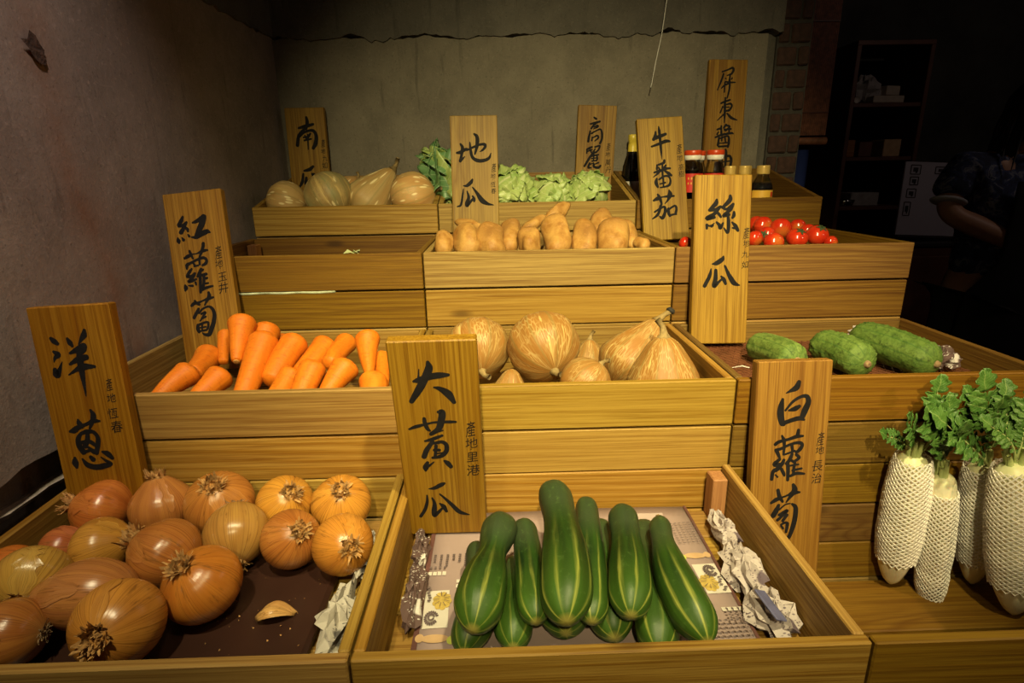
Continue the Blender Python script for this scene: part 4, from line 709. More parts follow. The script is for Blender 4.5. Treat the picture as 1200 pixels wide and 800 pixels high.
crate('open wooden crate heaped with carrots', -.650, XA-G4, Y2, Y3-.004, Z2, HB, .985)
crate('open wooden crate holding tan squashes in the middle tier', XA, XB, Y2, Y3-.004, Z2, HB, .9795)
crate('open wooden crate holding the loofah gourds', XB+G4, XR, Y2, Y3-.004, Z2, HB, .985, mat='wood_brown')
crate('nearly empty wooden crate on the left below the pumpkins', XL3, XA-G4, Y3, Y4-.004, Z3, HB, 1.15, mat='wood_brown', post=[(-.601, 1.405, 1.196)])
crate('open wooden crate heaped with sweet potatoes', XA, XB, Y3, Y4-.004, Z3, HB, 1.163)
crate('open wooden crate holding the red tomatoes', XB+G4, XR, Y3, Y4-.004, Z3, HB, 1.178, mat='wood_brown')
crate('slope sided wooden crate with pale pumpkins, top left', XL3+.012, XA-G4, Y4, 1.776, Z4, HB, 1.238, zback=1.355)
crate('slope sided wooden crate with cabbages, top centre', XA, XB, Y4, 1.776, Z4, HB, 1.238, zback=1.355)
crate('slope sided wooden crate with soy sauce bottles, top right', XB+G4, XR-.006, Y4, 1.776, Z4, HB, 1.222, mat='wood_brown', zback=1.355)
def riser(label, x0, x1, y0, y1, rows, mat='wood'):
    """plank box a crate stands on; rows = [(z0, z1), ...] of its boards"""
    cx = (x0+x1)/2; zb = rows[0][0]
    t = thing('plank_riser', label, 'box', (cx, y0, zb), group='plank boxes under the crates')
    def pl(name, size, c): return plank(name, size, (c[0]-cx, c[1]-y0, c[2]-zb), t, mat=mat)
    for a, b in rows:
        pl('front_plank', (x1-x0, T, b-a-.0013), (cx, y0+T/2, (a+b)/2))
        for x in (x0+T/2, x1-T/2): pl('side_plank', (T, y1-y0-T-.001, b-a-.0008), (x, (y0+T+y1)/2, (a+b)/2))
    zt = rows[-1][1]
    n = 4; wd = (y1-y0-T-.002)/n
    for i in range(n): pl('top_slat', (x1-x0-2*T-.002, wd-.012, .010), (cx, y0+T+.001+wd*(i+.5), zt-.006))
    return t
XT = [(-.650, XA-G4, 'left'), (XA, XB, 'centre'), (XB+G4, XR, 'right')]
for x0, x1, nm in XT:
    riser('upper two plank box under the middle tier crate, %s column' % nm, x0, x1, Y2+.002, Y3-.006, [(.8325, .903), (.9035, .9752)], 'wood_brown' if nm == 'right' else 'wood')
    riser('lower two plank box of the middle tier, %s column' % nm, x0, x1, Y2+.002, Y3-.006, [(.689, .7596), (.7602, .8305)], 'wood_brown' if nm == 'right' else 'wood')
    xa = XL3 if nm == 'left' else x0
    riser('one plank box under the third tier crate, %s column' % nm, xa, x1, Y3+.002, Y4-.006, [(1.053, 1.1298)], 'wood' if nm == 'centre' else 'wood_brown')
    riser('plank box under the top tier crate, %s column' % nm, xa+(.012 if nm == 'left' else 0), x1, Y4+.002, 1.770, [(1.0535, 1.13), (1.131, 1.2068)])
# hidden carriers down to the floor
for x0, x1, nm in XT:
    y = Y1 if nm != 'right' else Y2
    for nm2, ya, yb, rows in (('front', Y1+.002, Y2-.006, [(.0, .2), (.2006, .4), (.4006, .6), (.6006, .8185)]), ('second', Y2+.002, Y3-.006, [(.0, .17), (.1706, .34), (.3406, .51), (.5106, .688)]),
                             ('third', Y3+.002, Y4-.006, [(0, .26), (.2606, .52), (.5206, .78), (.7806, 1.052)]), ('rear', Y4+.002, 1.770, [(0, .26), (.2606, .52), (.5206, .78), (.7806, 1.052)])):
        if nm == 'right' and nm2 == 'front': rows = [(.0, .22), (.2206, .44), (.4406, .66)]
        riser('%s base box of planks standing on the floor, %s column' % (nm2, nm), x0, x1, ya, yb, rows)
# slatted bay for the radishes: low slat floor behind two front boards
t = thing('radish_bay', 'low slatted wooden bay with the netted radishes, front right', 'crate', ((XB+XR)/2, Y1, .662))
cx = (XB+G4+XR)/2; ox = (XB+XR)/2
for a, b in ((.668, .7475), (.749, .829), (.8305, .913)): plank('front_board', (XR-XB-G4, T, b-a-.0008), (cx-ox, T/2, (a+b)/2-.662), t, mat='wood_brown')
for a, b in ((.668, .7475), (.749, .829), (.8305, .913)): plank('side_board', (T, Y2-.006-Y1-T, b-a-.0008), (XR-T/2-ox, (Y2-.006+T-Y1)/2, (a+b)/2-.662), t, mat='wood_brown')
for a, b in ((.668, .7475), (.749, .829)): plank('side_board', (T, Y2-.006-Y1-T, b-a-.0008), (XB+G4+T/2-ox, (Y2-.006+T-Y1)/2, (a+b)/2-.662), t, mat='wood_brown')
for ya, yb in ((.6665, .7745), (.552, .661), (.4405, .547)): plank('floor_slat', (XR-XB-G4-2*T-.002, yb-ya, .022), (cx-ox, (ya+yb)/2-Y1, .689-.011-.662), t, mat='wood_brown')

# ---------------------------------------------------------------- signs
def brush(pts, n=7):
    """polyline of (x, y, width) in mm -> smooth ribbon with rounded ends, as outline points and faces"""
    P = np.array(pts, float)
    if len(P) == 2: P = np.array([P[0], (P[0]+P[1])/2, P[1]])
    E = np.vstack([2*P[0]-P[1], P, 2*P[-1]-P[-2]]); out = []
    for i in range(1, len(E)-2):
        a, b, c, d = E[i-1], E[i], E[i+1], E[i+2]
        for k in range(n):
            t = k/n; out.append(.5*((2*b)+(-a+c)*t+(2*a-5*b+4*c-d)*t*t+(-a+3*b-3*c+d)*t**3))
    out.append(E[-2]); S = np.array(out); S[:, 2] = np.maximum(S[:, 2], .25)
    tg = np.gradient(S[:, :2], axis=0); tg /= np.linalg.norm(tg, axis=1, keepdims=True)+1e-9
    def capd(p, t, w, sgn):
        return [(p+t*sgn*w*.5*math.sin(a)*.9, w*math.cos(a)) for a in ((1.35, 1.0, .6) if sgn < 0 else (.6, 1.0, 1.35))]
    rows = [(p, t, w) for (p, w), t in zip(capd(S[0, :2], tg[0], S[0, 2], -1), [tg[0]]*3)]+[(S[i, :2], tg[i], S[i, 2]) for i in range(len(S))]+[(p, t, w) for (p, w), t in zip(capd(S[-1, :2], tg[-1], S[-1, 2], 1), [tg[-1]]*3)]
    V = []
    for p, t, w in rows:
        nn = np.array([-t[1], t[0]]); V += [p+nn*w/2, p-nn*w/2]
    F = [(2*i, 2*i+1, 2*i+3, 2*i+2) for i in range(len(rows)-1)]
    return np.array(V), F
_glyph = {}
def glyph(ch):
    """outline of a small written character from Blender's own font"""
    if ch not in _glyph:
        c = bpy.data.curves.new('glyph', 'FONT'); c.body = ch; c.size = 1; c.resolution_u = 2
        o = bpy.data.objects.new('glyph', c); COL.objects.link(o)
        dg = bpy.context.evaluated_depsgraph_get(); e = o.evaluated_get(dg); me = e.to_mesh()
        V = np.array([v.co[:2] for v in me.vertices]); F = [tuple(p.vertices) for p in me.polygons]
        e.to_mesh_clear(); bpy.data.objects.remove(o); bpy.data.curves.remove(c)
        lo, hi = V.min(0), V.max(0); _glyph[ch] = ((V-(lo+hi)/2)/max(hi-lo), F)
    return _glyph[ch]
SIGN_LABEL = {
 'onion': 'wooden sign board lettered 洋蔥 leaning behind the onions',
 'carrot': 'tilted wooden sign board lettered 紅蘿蔔 leaning behind the carrots',
 'cucumber': 'wooden sign board lettered 大黃瓜 standing in the cucumber crate',
 'radish': 'wooden sign board lettered 白蘿蔔 beside the white radishes',
 'loofah': 'wooden sign board lettered 絲瓜 standing behind the loofahs',
 'tomato': 'pale wooden sign board lettered 牛番茄 left of the tomatoes',
 'potato': 'wooden sign board lettered 地瓜 standing in the sweet potatoes',
 'cabbage': 'wooden sign board lettered 高麗菜 behind the cabbages',
 'soy': 'tall wooden sign board lettered 屏東醬油 behind the soy sauce',
 'pumpkin': 'wooden sign board lettered 南瓜 behind the pumpkins at the far left'}
TH = .018
for key, P, yaw, lean, roll, wd, L, chars, small in SIGNS:
    u = Vector((math.cos(yaw), math.sin(yaw), 0)); bk = Vector((-math.sin(yaw), math.cos(yaw), 0))
    v = Vector((0, 0, 1))*math.cos(lean)+bk*math.sin(lean)
    u2 = u*math.cos(roll)+v*math.sin(roll); v2 = -u*math.sin(roll)+v*math.cos(roll); n2 = u2.cross(v2)
    Mx = Matrix((u2, v2, n2)).transposed(); P = Vector(P)
    centre = P+u2*wd/2-v2*L/2-n2*TH/2
    # board mesh: local x = up (grain), local y = -across, local z = out of the face
    R = Matrix((v2, -u2, n2)).transposed()
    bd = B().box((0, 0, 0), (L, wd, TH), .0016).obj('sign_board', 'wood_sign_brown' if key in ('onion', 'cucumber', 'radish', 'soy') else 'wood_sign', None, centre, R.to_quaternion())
    tag(bd, SIGN_LABEL[key], 'sign', 'lettered wooden signs')
    def put(x, y): return (L/2-y/1000, -(x/1000-wd/2))
    for strokes in chars:
        bb = B()
        for i, st in enumerate(strokes):
            V, F = brush(st); q = [(*put(a, b), TH/2+.00025+.00001*i) for a, b in V]
            bb.add(q, F)
        bb.obj('brushed_character', 'ink', bd)
    if small:
        bb = B()
        for ch, x, y, h in small:
            V, F = glyph(ch)
            if ch == '·': V = V*.22
            sl = .12
            bb.add([(*put(x+(a*(.56 if ch == '產' else 1)+sl*b*.5)*h*.92, y-(b+.10*a)*h), TH/2+.0003) for a, b in V], F)
        bb.obj('small_lettering', 'ink', bd)

# ---------------------------------------------------------------- onions
def husk_shards(b, r0, z0, R, n, seed, h=(.12, .45), flare=.5):
    """ragged papery strips standing round a neck"""
    r = np.random.default_rng(seed)
    for i in range(n):
        a = r.uniform(0, 6.28); w_ = R*r.uniform(.02, .085); L = R*r.uniform(*h); fl = r.uniform(-.2, flare); tw = r.uniform(-.6, .6)
        c, s = math.cos(a), math.sin(a); V = []
        for k, (tt, ww) in enumerate(((0, 1), (.5, .9), (1, .25))):
            rad = r0*r.uniform(.5, 1.0)+fl*L*tt*tt; z = z0+L*tt*(1-.3*abs(fl)); a2 = a+tw*tt
            cc, ss = math.cos(a2), math.sin(a2)
            V += [(rad*cc-ww*w_*ss, rad*ss+ww*w_*cc, z), (rad*cc+ww*w_*ss, rad*ss-ww*w_*cc, z+R*r.uniform(-.03, .05))]
        b.add(V, [(0, 1, 3, 2), (2, 3, 5, 4)])
for i, (P, R, ax, col, sq, nk, lab) in enumerate(ONIONS):
    t = thing('onion', lab, 'onion', P, zrot(ax, i*1.3), 'onions in the front left crate')
    nu, nv = 40, 26
    x = np.linspace(0, math.pi, nv); rr = np.sin(x); zz = -np.cos(x)
    # neck: pull the crown upward; root end slightly flat
    k = np.clip((zz-.55)/.45, 0, 1)
    r_ = R*(rr*(1-.25*k*nk)+.10*nk*k**3); z_ = R*sq*(zz+nk*.55*k**2.2)
    r_[-1] = .0008
    TH_, _ = np.meshgrid(np.linspace(0, 2*math.pi, nu+1), x, indexing='ij'); W = wob(i+20); tt = np.tile(x/math.pi, (nu+1, 1))
    TH_[-1] = TH_[0]
    f = 1+.035*wobble(W, TH_, tt)
    Pm = np.stack([r_*f*np.cos(TH_), r_*f*np.sin(TH_), np.tile(z_, (nu+1, 1))], -1)
    UV = np.stack(np.meshgrid(np.linspace(0, 1, nu+1), x/math.pi, indexing='ij'), -1)
    bulb = B().grid(Pm, UV).obj('bulb', 'onion', t, smooth=True); bulb.color = (col[0]*.80, col[1]*.64, col[2]*.42, 1)
    b = B(); ztop = z_[-2]
    husk_shards(b, R*.27, ztop-R*.12, R, 90 if nk < .3 else 50, 100+i, (.12, .38) if nk < .15 else (.15, .5), .8)
    husk_shards(b, R*.15, ztop-R*.10, R, 60, 500+i, (.06, .22), .2)
    b.obj('dry_neck', 'husk', t)
    # peeling flaps of outer skin lying just off the bulb
    b = B(); r = np.random.default_rng(i+700)
    for q in range(1+i % 2):
        a0 = r.uniform(0, 6.28); aw = r.uniform(.3, .7); j0 = r.integers(9, 17); j1 = nv-2
        jj = np.arange(j0, j1); nq = 9; aa = np.linspace(-1, 1, nq); rows = []
        for e, j in enumerate(jj):
            wv_ = aw*(.25+.75*(e/len(jj)))*(1+.25*r.normal())
            rows.append([((r_[j]*1.006+R*.002+R*.016*abs(x_)**4)*math.cos(a0+x_*wv_), (r_[j]*1.006+R*.002+R*.016*abs(x_)**4)*math.sin(a0+x_*wv_), z_[j]+(0 if e else R*.03*r.normal())) for x_ in aa])
        b.grid(np.array(rows), np.stack(np.meshgrid(jj/nv, (a0+aa*aw)/6.28, indexing='ij'), -1)[..., ::-1])
    fl = b.obj('loose_skin', 'onion', t, smooth=True); fl.color = (col[0]*.86, col[1]*.74, col[2]*.55, 1)
    b = B(); r = np.random.default_rng(i+300)
    for q in range(60):
        a, rad = r.uniform(0, 6.28), R*r.uniform(.0, .24); L = R*r.uniform(.08, .26)
        p0 = np.array([rad*math.cos(a), rad*math.sin(a), z_[0]+R*.015]); p1 = p0+np.array([L*math.cos(a+r.normal())*.8, L*math.sin(a+r.normal())*.8, -L*.45])
        b.tube([p0, (p0+p1)/2+r.normal(0, R*.02, 3), p1], R*.012, 3, False)
    b.obj('roots', 'root', t)
# loose piece of onion skin on the tray
ang = np.linspace(-1.1, 1.1, 14); ln = np.linspace(0, 1, 12)
A_, L_ = np.meshgrid(ang, ln, indexing='ij'); wv = .019*np.sin(math.pi*np.clip(L_*.8+.16, 0, 1))
Ps = np.stack([(L_-.5)*.040+.003*np.sin(A_*3), wv*np.sin(A_)*1.05, wv*np.cos(A_)-.004+.0015*np.sin(9*A_)], -1)
hk = B().grid(Ps, np.stack([A_/6.28, L_], -1)).obj('onion_skin', 'onion', None, (-.2735, .5545, .8535), Euler((-.35, .0, .25)).to_quaternion(), smooth=True, solid=.0008)
hk.color = (.62, .36, .13, 1); tag(hk, 'loose curved piece of dry onion skin lying alone on the tray', 'onion skin')
b = B(); r = np.random.default_rng(77)
for q in range(34):
    x, y = r.uniform(-.36, -.235), r.uniform(.49, .66); s = r.uniform(.0008, .0028); a = r.uniform(0, 6)
    b.add([(x, y, .8512), (x+s*math.cos(a), y+s*math.sin(a), .8514), (x+s*math.cos(a+1), y+s*math.sin(a+1), .8522)], [(0, 1, 2)])
tag(b.obj('skin_crumbs', 'husk'), 'tiny crumbs of onion skin scattered on the brown tray', 'crumbs', kind='stuff')
# brown tray under the onions (raised, rounded edges)
tr = B(); tr.box((-.4325, .607, .842), (.418, .322, .016), .005)
tag(tr.obj('serving_tray', 'tray'), 'smooth dark brown tray lying under the onions', 'tray')

# ---------------------------------------------------------------- crumpled paper
def crumple(name, mat, c, d, seed, label, group=None, rot=0):
    r = np.random.default_rng(seed); nu, nv = 18, 11
    th = np.linspace(0, 2*math.pi, nu, endpoint=False); x = np.linspace(0, math.pi, nv)
    TH_, X_ = np.meshgrid(th, x, indexing='ij'); f = 1+r.normal(0, .17, TH_.shape); f[:, 0] = 1; f[:, -1] = 1
    f = np.where(r.random(f.shape) < .25, f*.72, f)
    Pm = np.stack([d[0]/2*f*np.sin(X_)*np.cos(TH_), d[1]/2*f*np.sin(X_)*np.sin(TH_), d[2]/2*np.clip(f, .7, 1.15)*-np.cos(X_)], -1)
    o = B().grid(Pm, closed_u=True).obj(name, mat, None, c, Quaternion((0, 0, 1), rot))
    return tag(o, label, 'paper', group)
gp = 'crumpled paper packing'
crumple('crumpled_newspaper', 'news', (-.193, .655, .855), (.030, .10, .050), 1, 'white crumpled newspaper along the right wall of the onion crate, farther piece', gp)
crumple('crumpled_newspaper', 'news', (-.195, .535, .858), (.040, .12, .056), 2, 'white crumpled newspaper along the right wall of the onion crate, nearer piece', gp)
crumple('crumpled_paper', 'news_dark', (-.115, .585, .850), (.028, .11, .036), 3, 'dark printed crumpled paper at the left wall of the cucumber crate', gp)
crumple('crumpled_paper', 'news_dark', (-.118, .668, .852), (.022, .07, .040), 4, 'dark mauve crumpled paper under the cucumber sign', gp)
crumple('crumpled_paper', 'news_mauve', (.312, .690, .853), (.030, .085, .040), 5, 'mauve crumpled paper by the corner post of the cucumber crate', gp)
crumple('crumpled_paper', 'news_mauve', (.305, .608, .856), (.044, .085, .042), 6, 'pale crumpled paper with small print at the right wall of the cucumber crate', gp)
crumple('crumpled_paper', 'news_mauve', (.308, .530, .855), (.050, .085, .042), 7, 'pale crumpled paper at the front right corner of the cucumber crate', gp)
tag(B().box((0, 0, 0), (.016, .042, .003), .001).obj('paper_scrap', 'print_blue', None, (.2965, .517, .879), Euler((.15, .4, .25)).to_quaternion()), 'dark blue paper scrap on the crumpled paper in the front right corner', 'paper')
crumple('crumpled_paper', 'news_dark', (.755, .905, 1.035), (.05, .06, .040), 8, 'dark printed crumpled paper at the end of the long loofah', gp)
crumple('crumpled_paper', 'news_mauve', (.725, 1.072, 1.030), (.05, .03, .034), 9, 'crumpled paper behind the long loofah', gp)
# printed sheets under the cucumbers: a left and a right panel of one flyer, with folded dark border strips
def sheet(x0, x1, y0, y1, z, name, label, shear=0.0):
    t = thing(name, label, 'paper', (0, 0, 0))
    nu, nv = 16, 12; U, V_ = np.meshgrid(np.linspace(0, 1, nu), np.linspace(0, 1, nv), indexing='ij')
    X = x0+(x1-x0)*U; Y = y0+(y1-y0)*V_; Z = z+.0012*np.sin(U*7+V_*3)
    B().grid(np.stack([X, Y, Z], -1)).obj('sheet', 'paper_mauve', t, smooth=True, solid=.0006)
    return t
sh = sheet(-.108, .284, .446, .772, .842, 'printed_paper', 'mauve printed flyer paper spread under the cucumbers')
ZP = .8446
def flat(parent, name, mat, polys, z=ZP):
    b = B()
    for i, p in enumerate(polys): b.add([(x, y, z+.00004*i) for x, y in p], [tuple(range(len(p)))])
    return b.obj(name, mat, parent)
def rect(cx, cy, w_, h_, a=0):
    c, s = math.cos(a), math.sin(a); return [(cx+c*x-s*y, cy+s*x+c*y) for x, y in ((-w_/2, -h_/2), (w_/2, -h_/2), (w_/2, h_/2), (-w_/2, h_/2))]
def disc(cx, cy, rx, ry, n=18, a0=0, a1=6.2832): return [(cx+rx*math.cos(a0+(a1-a0)*i/n), cy+ry*math.sin(a0+(a1-a0)*i/n)) for i in range(n)]
flat(sh, 'border', 'paper_edge', [rect(.2820, .609, .004, .322)], ZP-.0002); flat(sh, 'border', 'paper_edge', [rect(-.106, .609, .006, .322)], ZP-.0002)
flat(sh, 'pale_band', 'paper_pink', [rect(.215, .722, .055, .062)], ZP-.0002)
def emblem(cx, cy, w_, h_, fo, co, mo):
    """white square print with a yellow lotus cut, black curls and marks"""
    flat(sh, 'print_square', 'paper_white', [rect(cx, cy, w_, h_, .04)])
    fx, fy = cx+fo[0], cy+fo[1]; pet = []
    for k in range(9):
        a = k*2*math.pi/9; pet.append(disc(fx+.0082*math.cos(a), fy+.0110*math.sin(a), .0040, .0050, 10))
    flat(sh, 'flower_print', 'print_yellow', pet+[disc(fx, fy, .0075, .0100)], ZP+.0003)
    kx, ky = cx+co[0], cy+co[1]
    ink = [disc(kx+.0078*math.cos(a)*k, ky+.0105*math.sin(a)*k, .0013, .0016, 6) for k in (1, .82, .45) for a in np.linspace(.4, 5.6, 17)]
    ink += [disc(cx+mo[0]+RNG.normal(0, .0022), cy+mo[1]+.0045*(k-2), .0026, .0015, 6) for k in range(6)]
    for k in range(9):
        a = k*2*math.pi/9+.35; ink.append(rect(fx+.0070*math.cos(a), fy+.0094*math.sin(a), .0075, .0007, a))
    flat(sh, 'curl_print', 'print_dark', ink, ZP+.0008)
emblem(-.087, .567, .030, .062, (.0060, .0125), (-.0042, -.0160), (-.0098, .0200))
emblem(.2643, .605, .031, .055, (-.0057, -.0090), (.0035, .0130), (.0090, -.0150))
def radish_print(cx, cy, s, fl):
    flat(sh, 'radish_print', 'print_tan', [disc(cx, cy, .016*s, .0062*s), disc(cx-fl*.0175*s, cy+.001, .005*s, .0062*s)], ZP+.0002)
    flat(sh, 'leaf_print', 'print_green', [disc(cx+fl*.0185*s, cy-.003, .0045*s, .006*s)], ZP+.0003)
radish_print(-.084, .5205, 1.0, 1); radish_print(.259, .650, .95, -1)
lines = []
for k in range(4): lines.append(rect(-.1015+.0062*k, .630, .0048, .0070))
for k in range(4): lines.append(rect(.2600+.0068*k, .5505, .0050, .0060))
for k in range(2): lines.append(rect(-.063, .614-.009*k, .005, .006))
flat(sh, 'square_print', 'paper_white', lines, ZP+.0002)
txt = []; r = np.random.default_rng(9)
for c in range(7):      # columns of small vertical lettering
    for k in range(r.integers(3, 7)): txt.append(rect(-.098+.0085*c, .667-.0046*k, .0034, .0030, r.normal(0, .2)))
for c in range(4): txt.append(rect(-.1015+.0062*c, .640, .0028, .0045))
for c in range(6):
    for k in range(9): txt.append(rect(.246+.0066*c, .722-.0058*k, .0044, .0013, r.normal(0, .15)))
for c in range(15):
    for k in range(r.integers(4, 8)): txt.append(rect(.178+.0068*c, .527-.0062*k, .0030, .0030, r.normal(0, .2)))
for c in range(4):
    for k in range(4): txt.append(rect(.2600+.0068*c, .5435-.0046*k, .0026, .0024))
flat(sh, 'small_print', 'print_dark', txt, ZP+.0003)['kind'] = 'stuff'

# ---------------------------------------------------------------- turned vegetables
def place(parent_name, label, cat, A, Bp, group, roll=0):
    A, Bp = Vector(A), Vector(Bp); t = thing(parent_name, label, cat, (A+Bp)/2, zrot(Bp-A, roll), group); return t, (Bp-A).length
CPROF = {'plain': [(0, .78), (.2, .80), (.5, .95), (.8, 1.0), (1, .84)], 'neck': [(0, .74), (.14, .78), (.28, .70), (.40, .76), (.58, .95), (.8, 1), (1, .80)],
         'bulb': [(0, .78), (.16, .84), (.28, .74), (.36, .58), (.44, .62), (.6, .92), (.82, 1), (1, .78)], 'neck2': [(0, .56), (.14, .58), (.26, .54), (.40, .74), (.6, .95), (.82, 1), (1, .74)]}
for i, (A, Bq, R, bend, shp, lab) in enumerate(CUCUMBERS):
    t, L = place('cucumber', lab, 'cucumber', A, Bq, 'dark green cucumbers on printed paper', i*1.7)
    turned(L, R, CPROF[shp], 40, 40, R*.9/L, R*1.15/L, (5, .05), .05, i+1, bend).obj('fruit', 'cucumber', t, smooth=True)
    B().lathe([(.0005, -L/2-.004), (.003, -L/2-.0035), (.0036, -L/2+.002), (.0026, -L/2+.005)], 8).obj('stem_scar', 'stem', t, smooth=True)
for i, (A, Bq, R, tf, lab) in enumerate(CARROTS):
    t, L = place('carrot', lab, 'carrot', A, Bq, 'carrots heaped in the left middle crate', i*2.1)
    turned(L, R, [(0, .88), (.08, 1), (.3, (2+tf)/3*1.0), (.7, (1+2*tf)/3), (1, tf)], 30, 44, min(.3, R*.75/L), min(.3, R*tf*.55/L), (0, 0), .09, i+50, .004*math.sin(i)).obj('root', 'carrot', t, smooth=True)
    B().lathe([(.0004, -L/2+.0005), (R*.25, -L/2-.0006), (R*.30, -L/2+.0014)], 10).obj('crown_scar', 'carrot_cut', t, smooth=True)
    if i == 0: B().lathe([(.0004, L/2+.0012), (R*tf*.62, L/2+.0006), (R*tf*.72, L/2-.003)], 10).obj('cut_tip', 'carrot_cut', t)
SHAPE = {'round': (2.0, [(0, .97), (.3, 1), (.5, 1), (.7, 1), (1, .95)], .46, .46), 'cone': (1.9, [(0, 1), (.3, 1.02), (.55, .82), (.8, .52), (1, .26)], .42, .14), 'pear': (2.5, [(0, .96), (.28, 1.02), (.5, .86), (.75, .52), (1, .20)], .36, .12)}
def squash(P, R, ax, shp, col, lab, group, i, ribn, stem, name, cat):
    t = thing(name, lab, cat, P, zrot(ax, i*.9), group)
    ln, pr, c0, c1 = SHAPE[shp]; L = R*ln*.97
    o = turned(L, R*(1.0 if shp == 'round' else .98), pr, 48, 30, c0, c1, (ribn, .045), .045, i+80).obj('fruit', 'squash', t, smooth=True); o.color = (*col, .95 if name == 'pumpkin' else .5)
    z = L/2
    if stem != 'none':
        b = B(); n = 10; th = np.linspace(0, 2*math.pi, n, endpoint=False)
        h = R*(.30 if stem == 'short' else .42); bx = R*.12
        path = [(0, 0, z-R*.07), (0, 0, z+h*.1), (bx*.4, 0, z+h*.55), (bx*1.4, bx*.5, z+h)]
        b.tube(path, [R*.21, R*.11, R*.075, R*.09], 7)
        b.obj('stem', 'stem', t, smooth=True)
        if stem == 'black': B().lathe([(.0003, 0), (R*.13, .001), (R*.15, R*.07), (R*.10, R*.15), (.0003, R*.17)], 10).obj('stem_end', 'stem_black', t, (bx*1.4, bx*.5, z+h*.92), smooth=True)
STM = ['short', 'short', 'none', 'long', 'short', 'black', 'long']
for i, (P, R, ax, shp, cm, lab) in enumerate(SQUASHES):
    col = tuple(a*(1-cm)+b*cm for a, b in zip((.22, .135, .042), (.27, .115, .019)))
    squash(P, R, ax, shp, col, lab, 'tan squashes in the centre middle crate', i, 10, STM[i], 'squash', 'squash')
STP = ['none', 'none', 'short', 'long', 'short']
for i, (P, R, ax, shp, cm, lab) in enumerate(PUMPKINS):
    col = tuple(a*(1-cm)+b*cm for a, b in zip((.60, .37, .15), (.27, .275, .13)))
    squash(P, R, ax, shp, col, lab, 'pumpkins in the top left crate', i+20, 10, STP[i], 'pumpkin', 'pumpkin')
for i, (A, Bq, R, cm, lab) in enumerate(LOOFAHS):
    t, L = place('loofah_gourd', lab, 'gourd', A, Bq, 'loofah gourds in the right middle crate', i)
    d = Vector(Bq)-Vector(A); L2 = L*1.12
    b = turned(L2, R, [(0, .8), (.2, .95), (.6, 1), (1, .92)], 64 if i else 40, 50, R*.8/L2, R*.62/L2, (10, .05 if i == 0 else .02), .03, i+5, .004)
    if i:
        V = b.V[0]; r = np.random.default_rng(i); k = r.random(len(V)) < .20; rad = np.linalg.norm(V[:, :2], axis=1, keepdims=True)+1e-6
        dirs = np.concatenate([V[:, :2]/rad, np.zeros((len(V), 1))], 1); V += dirs*(np.where(k, .0024, 0)*r.random(len(V)))[:, None]*(rad > R*.5)
        V[-50:] = V[:50]
    o = b.obj('fruit', 'loofah', t, smooth=True); o.color = (.07+.12*cm, .14+.12*cm, .02+.04*cm, 1)
    B().lathe([(.0005, L2/2+.004), (.0045, L2/2+.0045), (.006, L2/2+.001), (.0075, L2/2-.003)], 10).obj('stem_scar', 'root', t, smooth=True)
for i, (A, Bq, R, lab) in enumerate(SWEET_POTATOES):
    A, Bq = Vector(A), Vector(Bq); d = (Bq-A); 
    if d.length < R*1.6: m = (A+Bq)/2; d = d.normalized()*R*1.6; A, Bq = m-d/2, m+d/2
    d = d.normalized(); A2, B2 = A-d*R*.35, Bq+d*R*.35
    t, L = place('sweet_potato', lab, 'sweet potato', A2, B2, 'sweet potatoes in the centre third tier crate', i)
    slim = i in (2, 6, 8)
    turned(L, R, [(0, .72), (.25, .95), (.5, 1), (.75, .95), (1, .75)] if not slim else [(0, .35), (.2, .8), (.5, 1), (.8, .75), (1, .3)], 28, 26, min(.45, R*.8/L), min(.45, R*.8/L), (0, 0), .55, i+200, .003*math.sin(i*2), (1, .93)).obj('tuber', 'spud', t, smooth=True)
for i, (P, R, lab) in enumerate(TOMATOES):
    rr = random.Random(i+3); up = Vector((rr.uniform(-.6, .6), rr.uniform(.4, 1), rr.uniform(-.3, .5)))
    if i in (7, 9): up = Vector((.1, -.55, .9))
    if i == 5: up = Vector((-.7, -.7, .2))
    t = thing('tomato', lab, 'tomato', P, zrot(up, i), 'tomatoes in the right third tier crate')
    turned(R*1.72, R, [(0, .95), (.5, 1), (1, .92)], 28, 22, .47, .45, (6, .02), .015, i+400).obj('fruit', 'tomato', t, smooth=True)
    b = B(); n = 5
    for k in range(n):
        a = k*2*math.pi/n; V = []
        for q, (rad, w_, z) in enumerate(((.06, .14, .005), (.30, .12, .0), (.52, .02, -.06))):
            c, s = math.cos(a), math.sin(a)
            for sg in (-1, 1): V.append((R*(rad*c-sg*w_*s), R*(rad*s+sg*w_*c), R*(.87+z)))
        b.add(V, [(0, 2, 3, 1), (2, 4, 5, 3)])
    b.tube([(0, 0, R*.82), (0, 0, R*.92), (R*.05, 0, R*1.05)], R*.06, 6)
    b.obj('calyx', 'calyx', t)

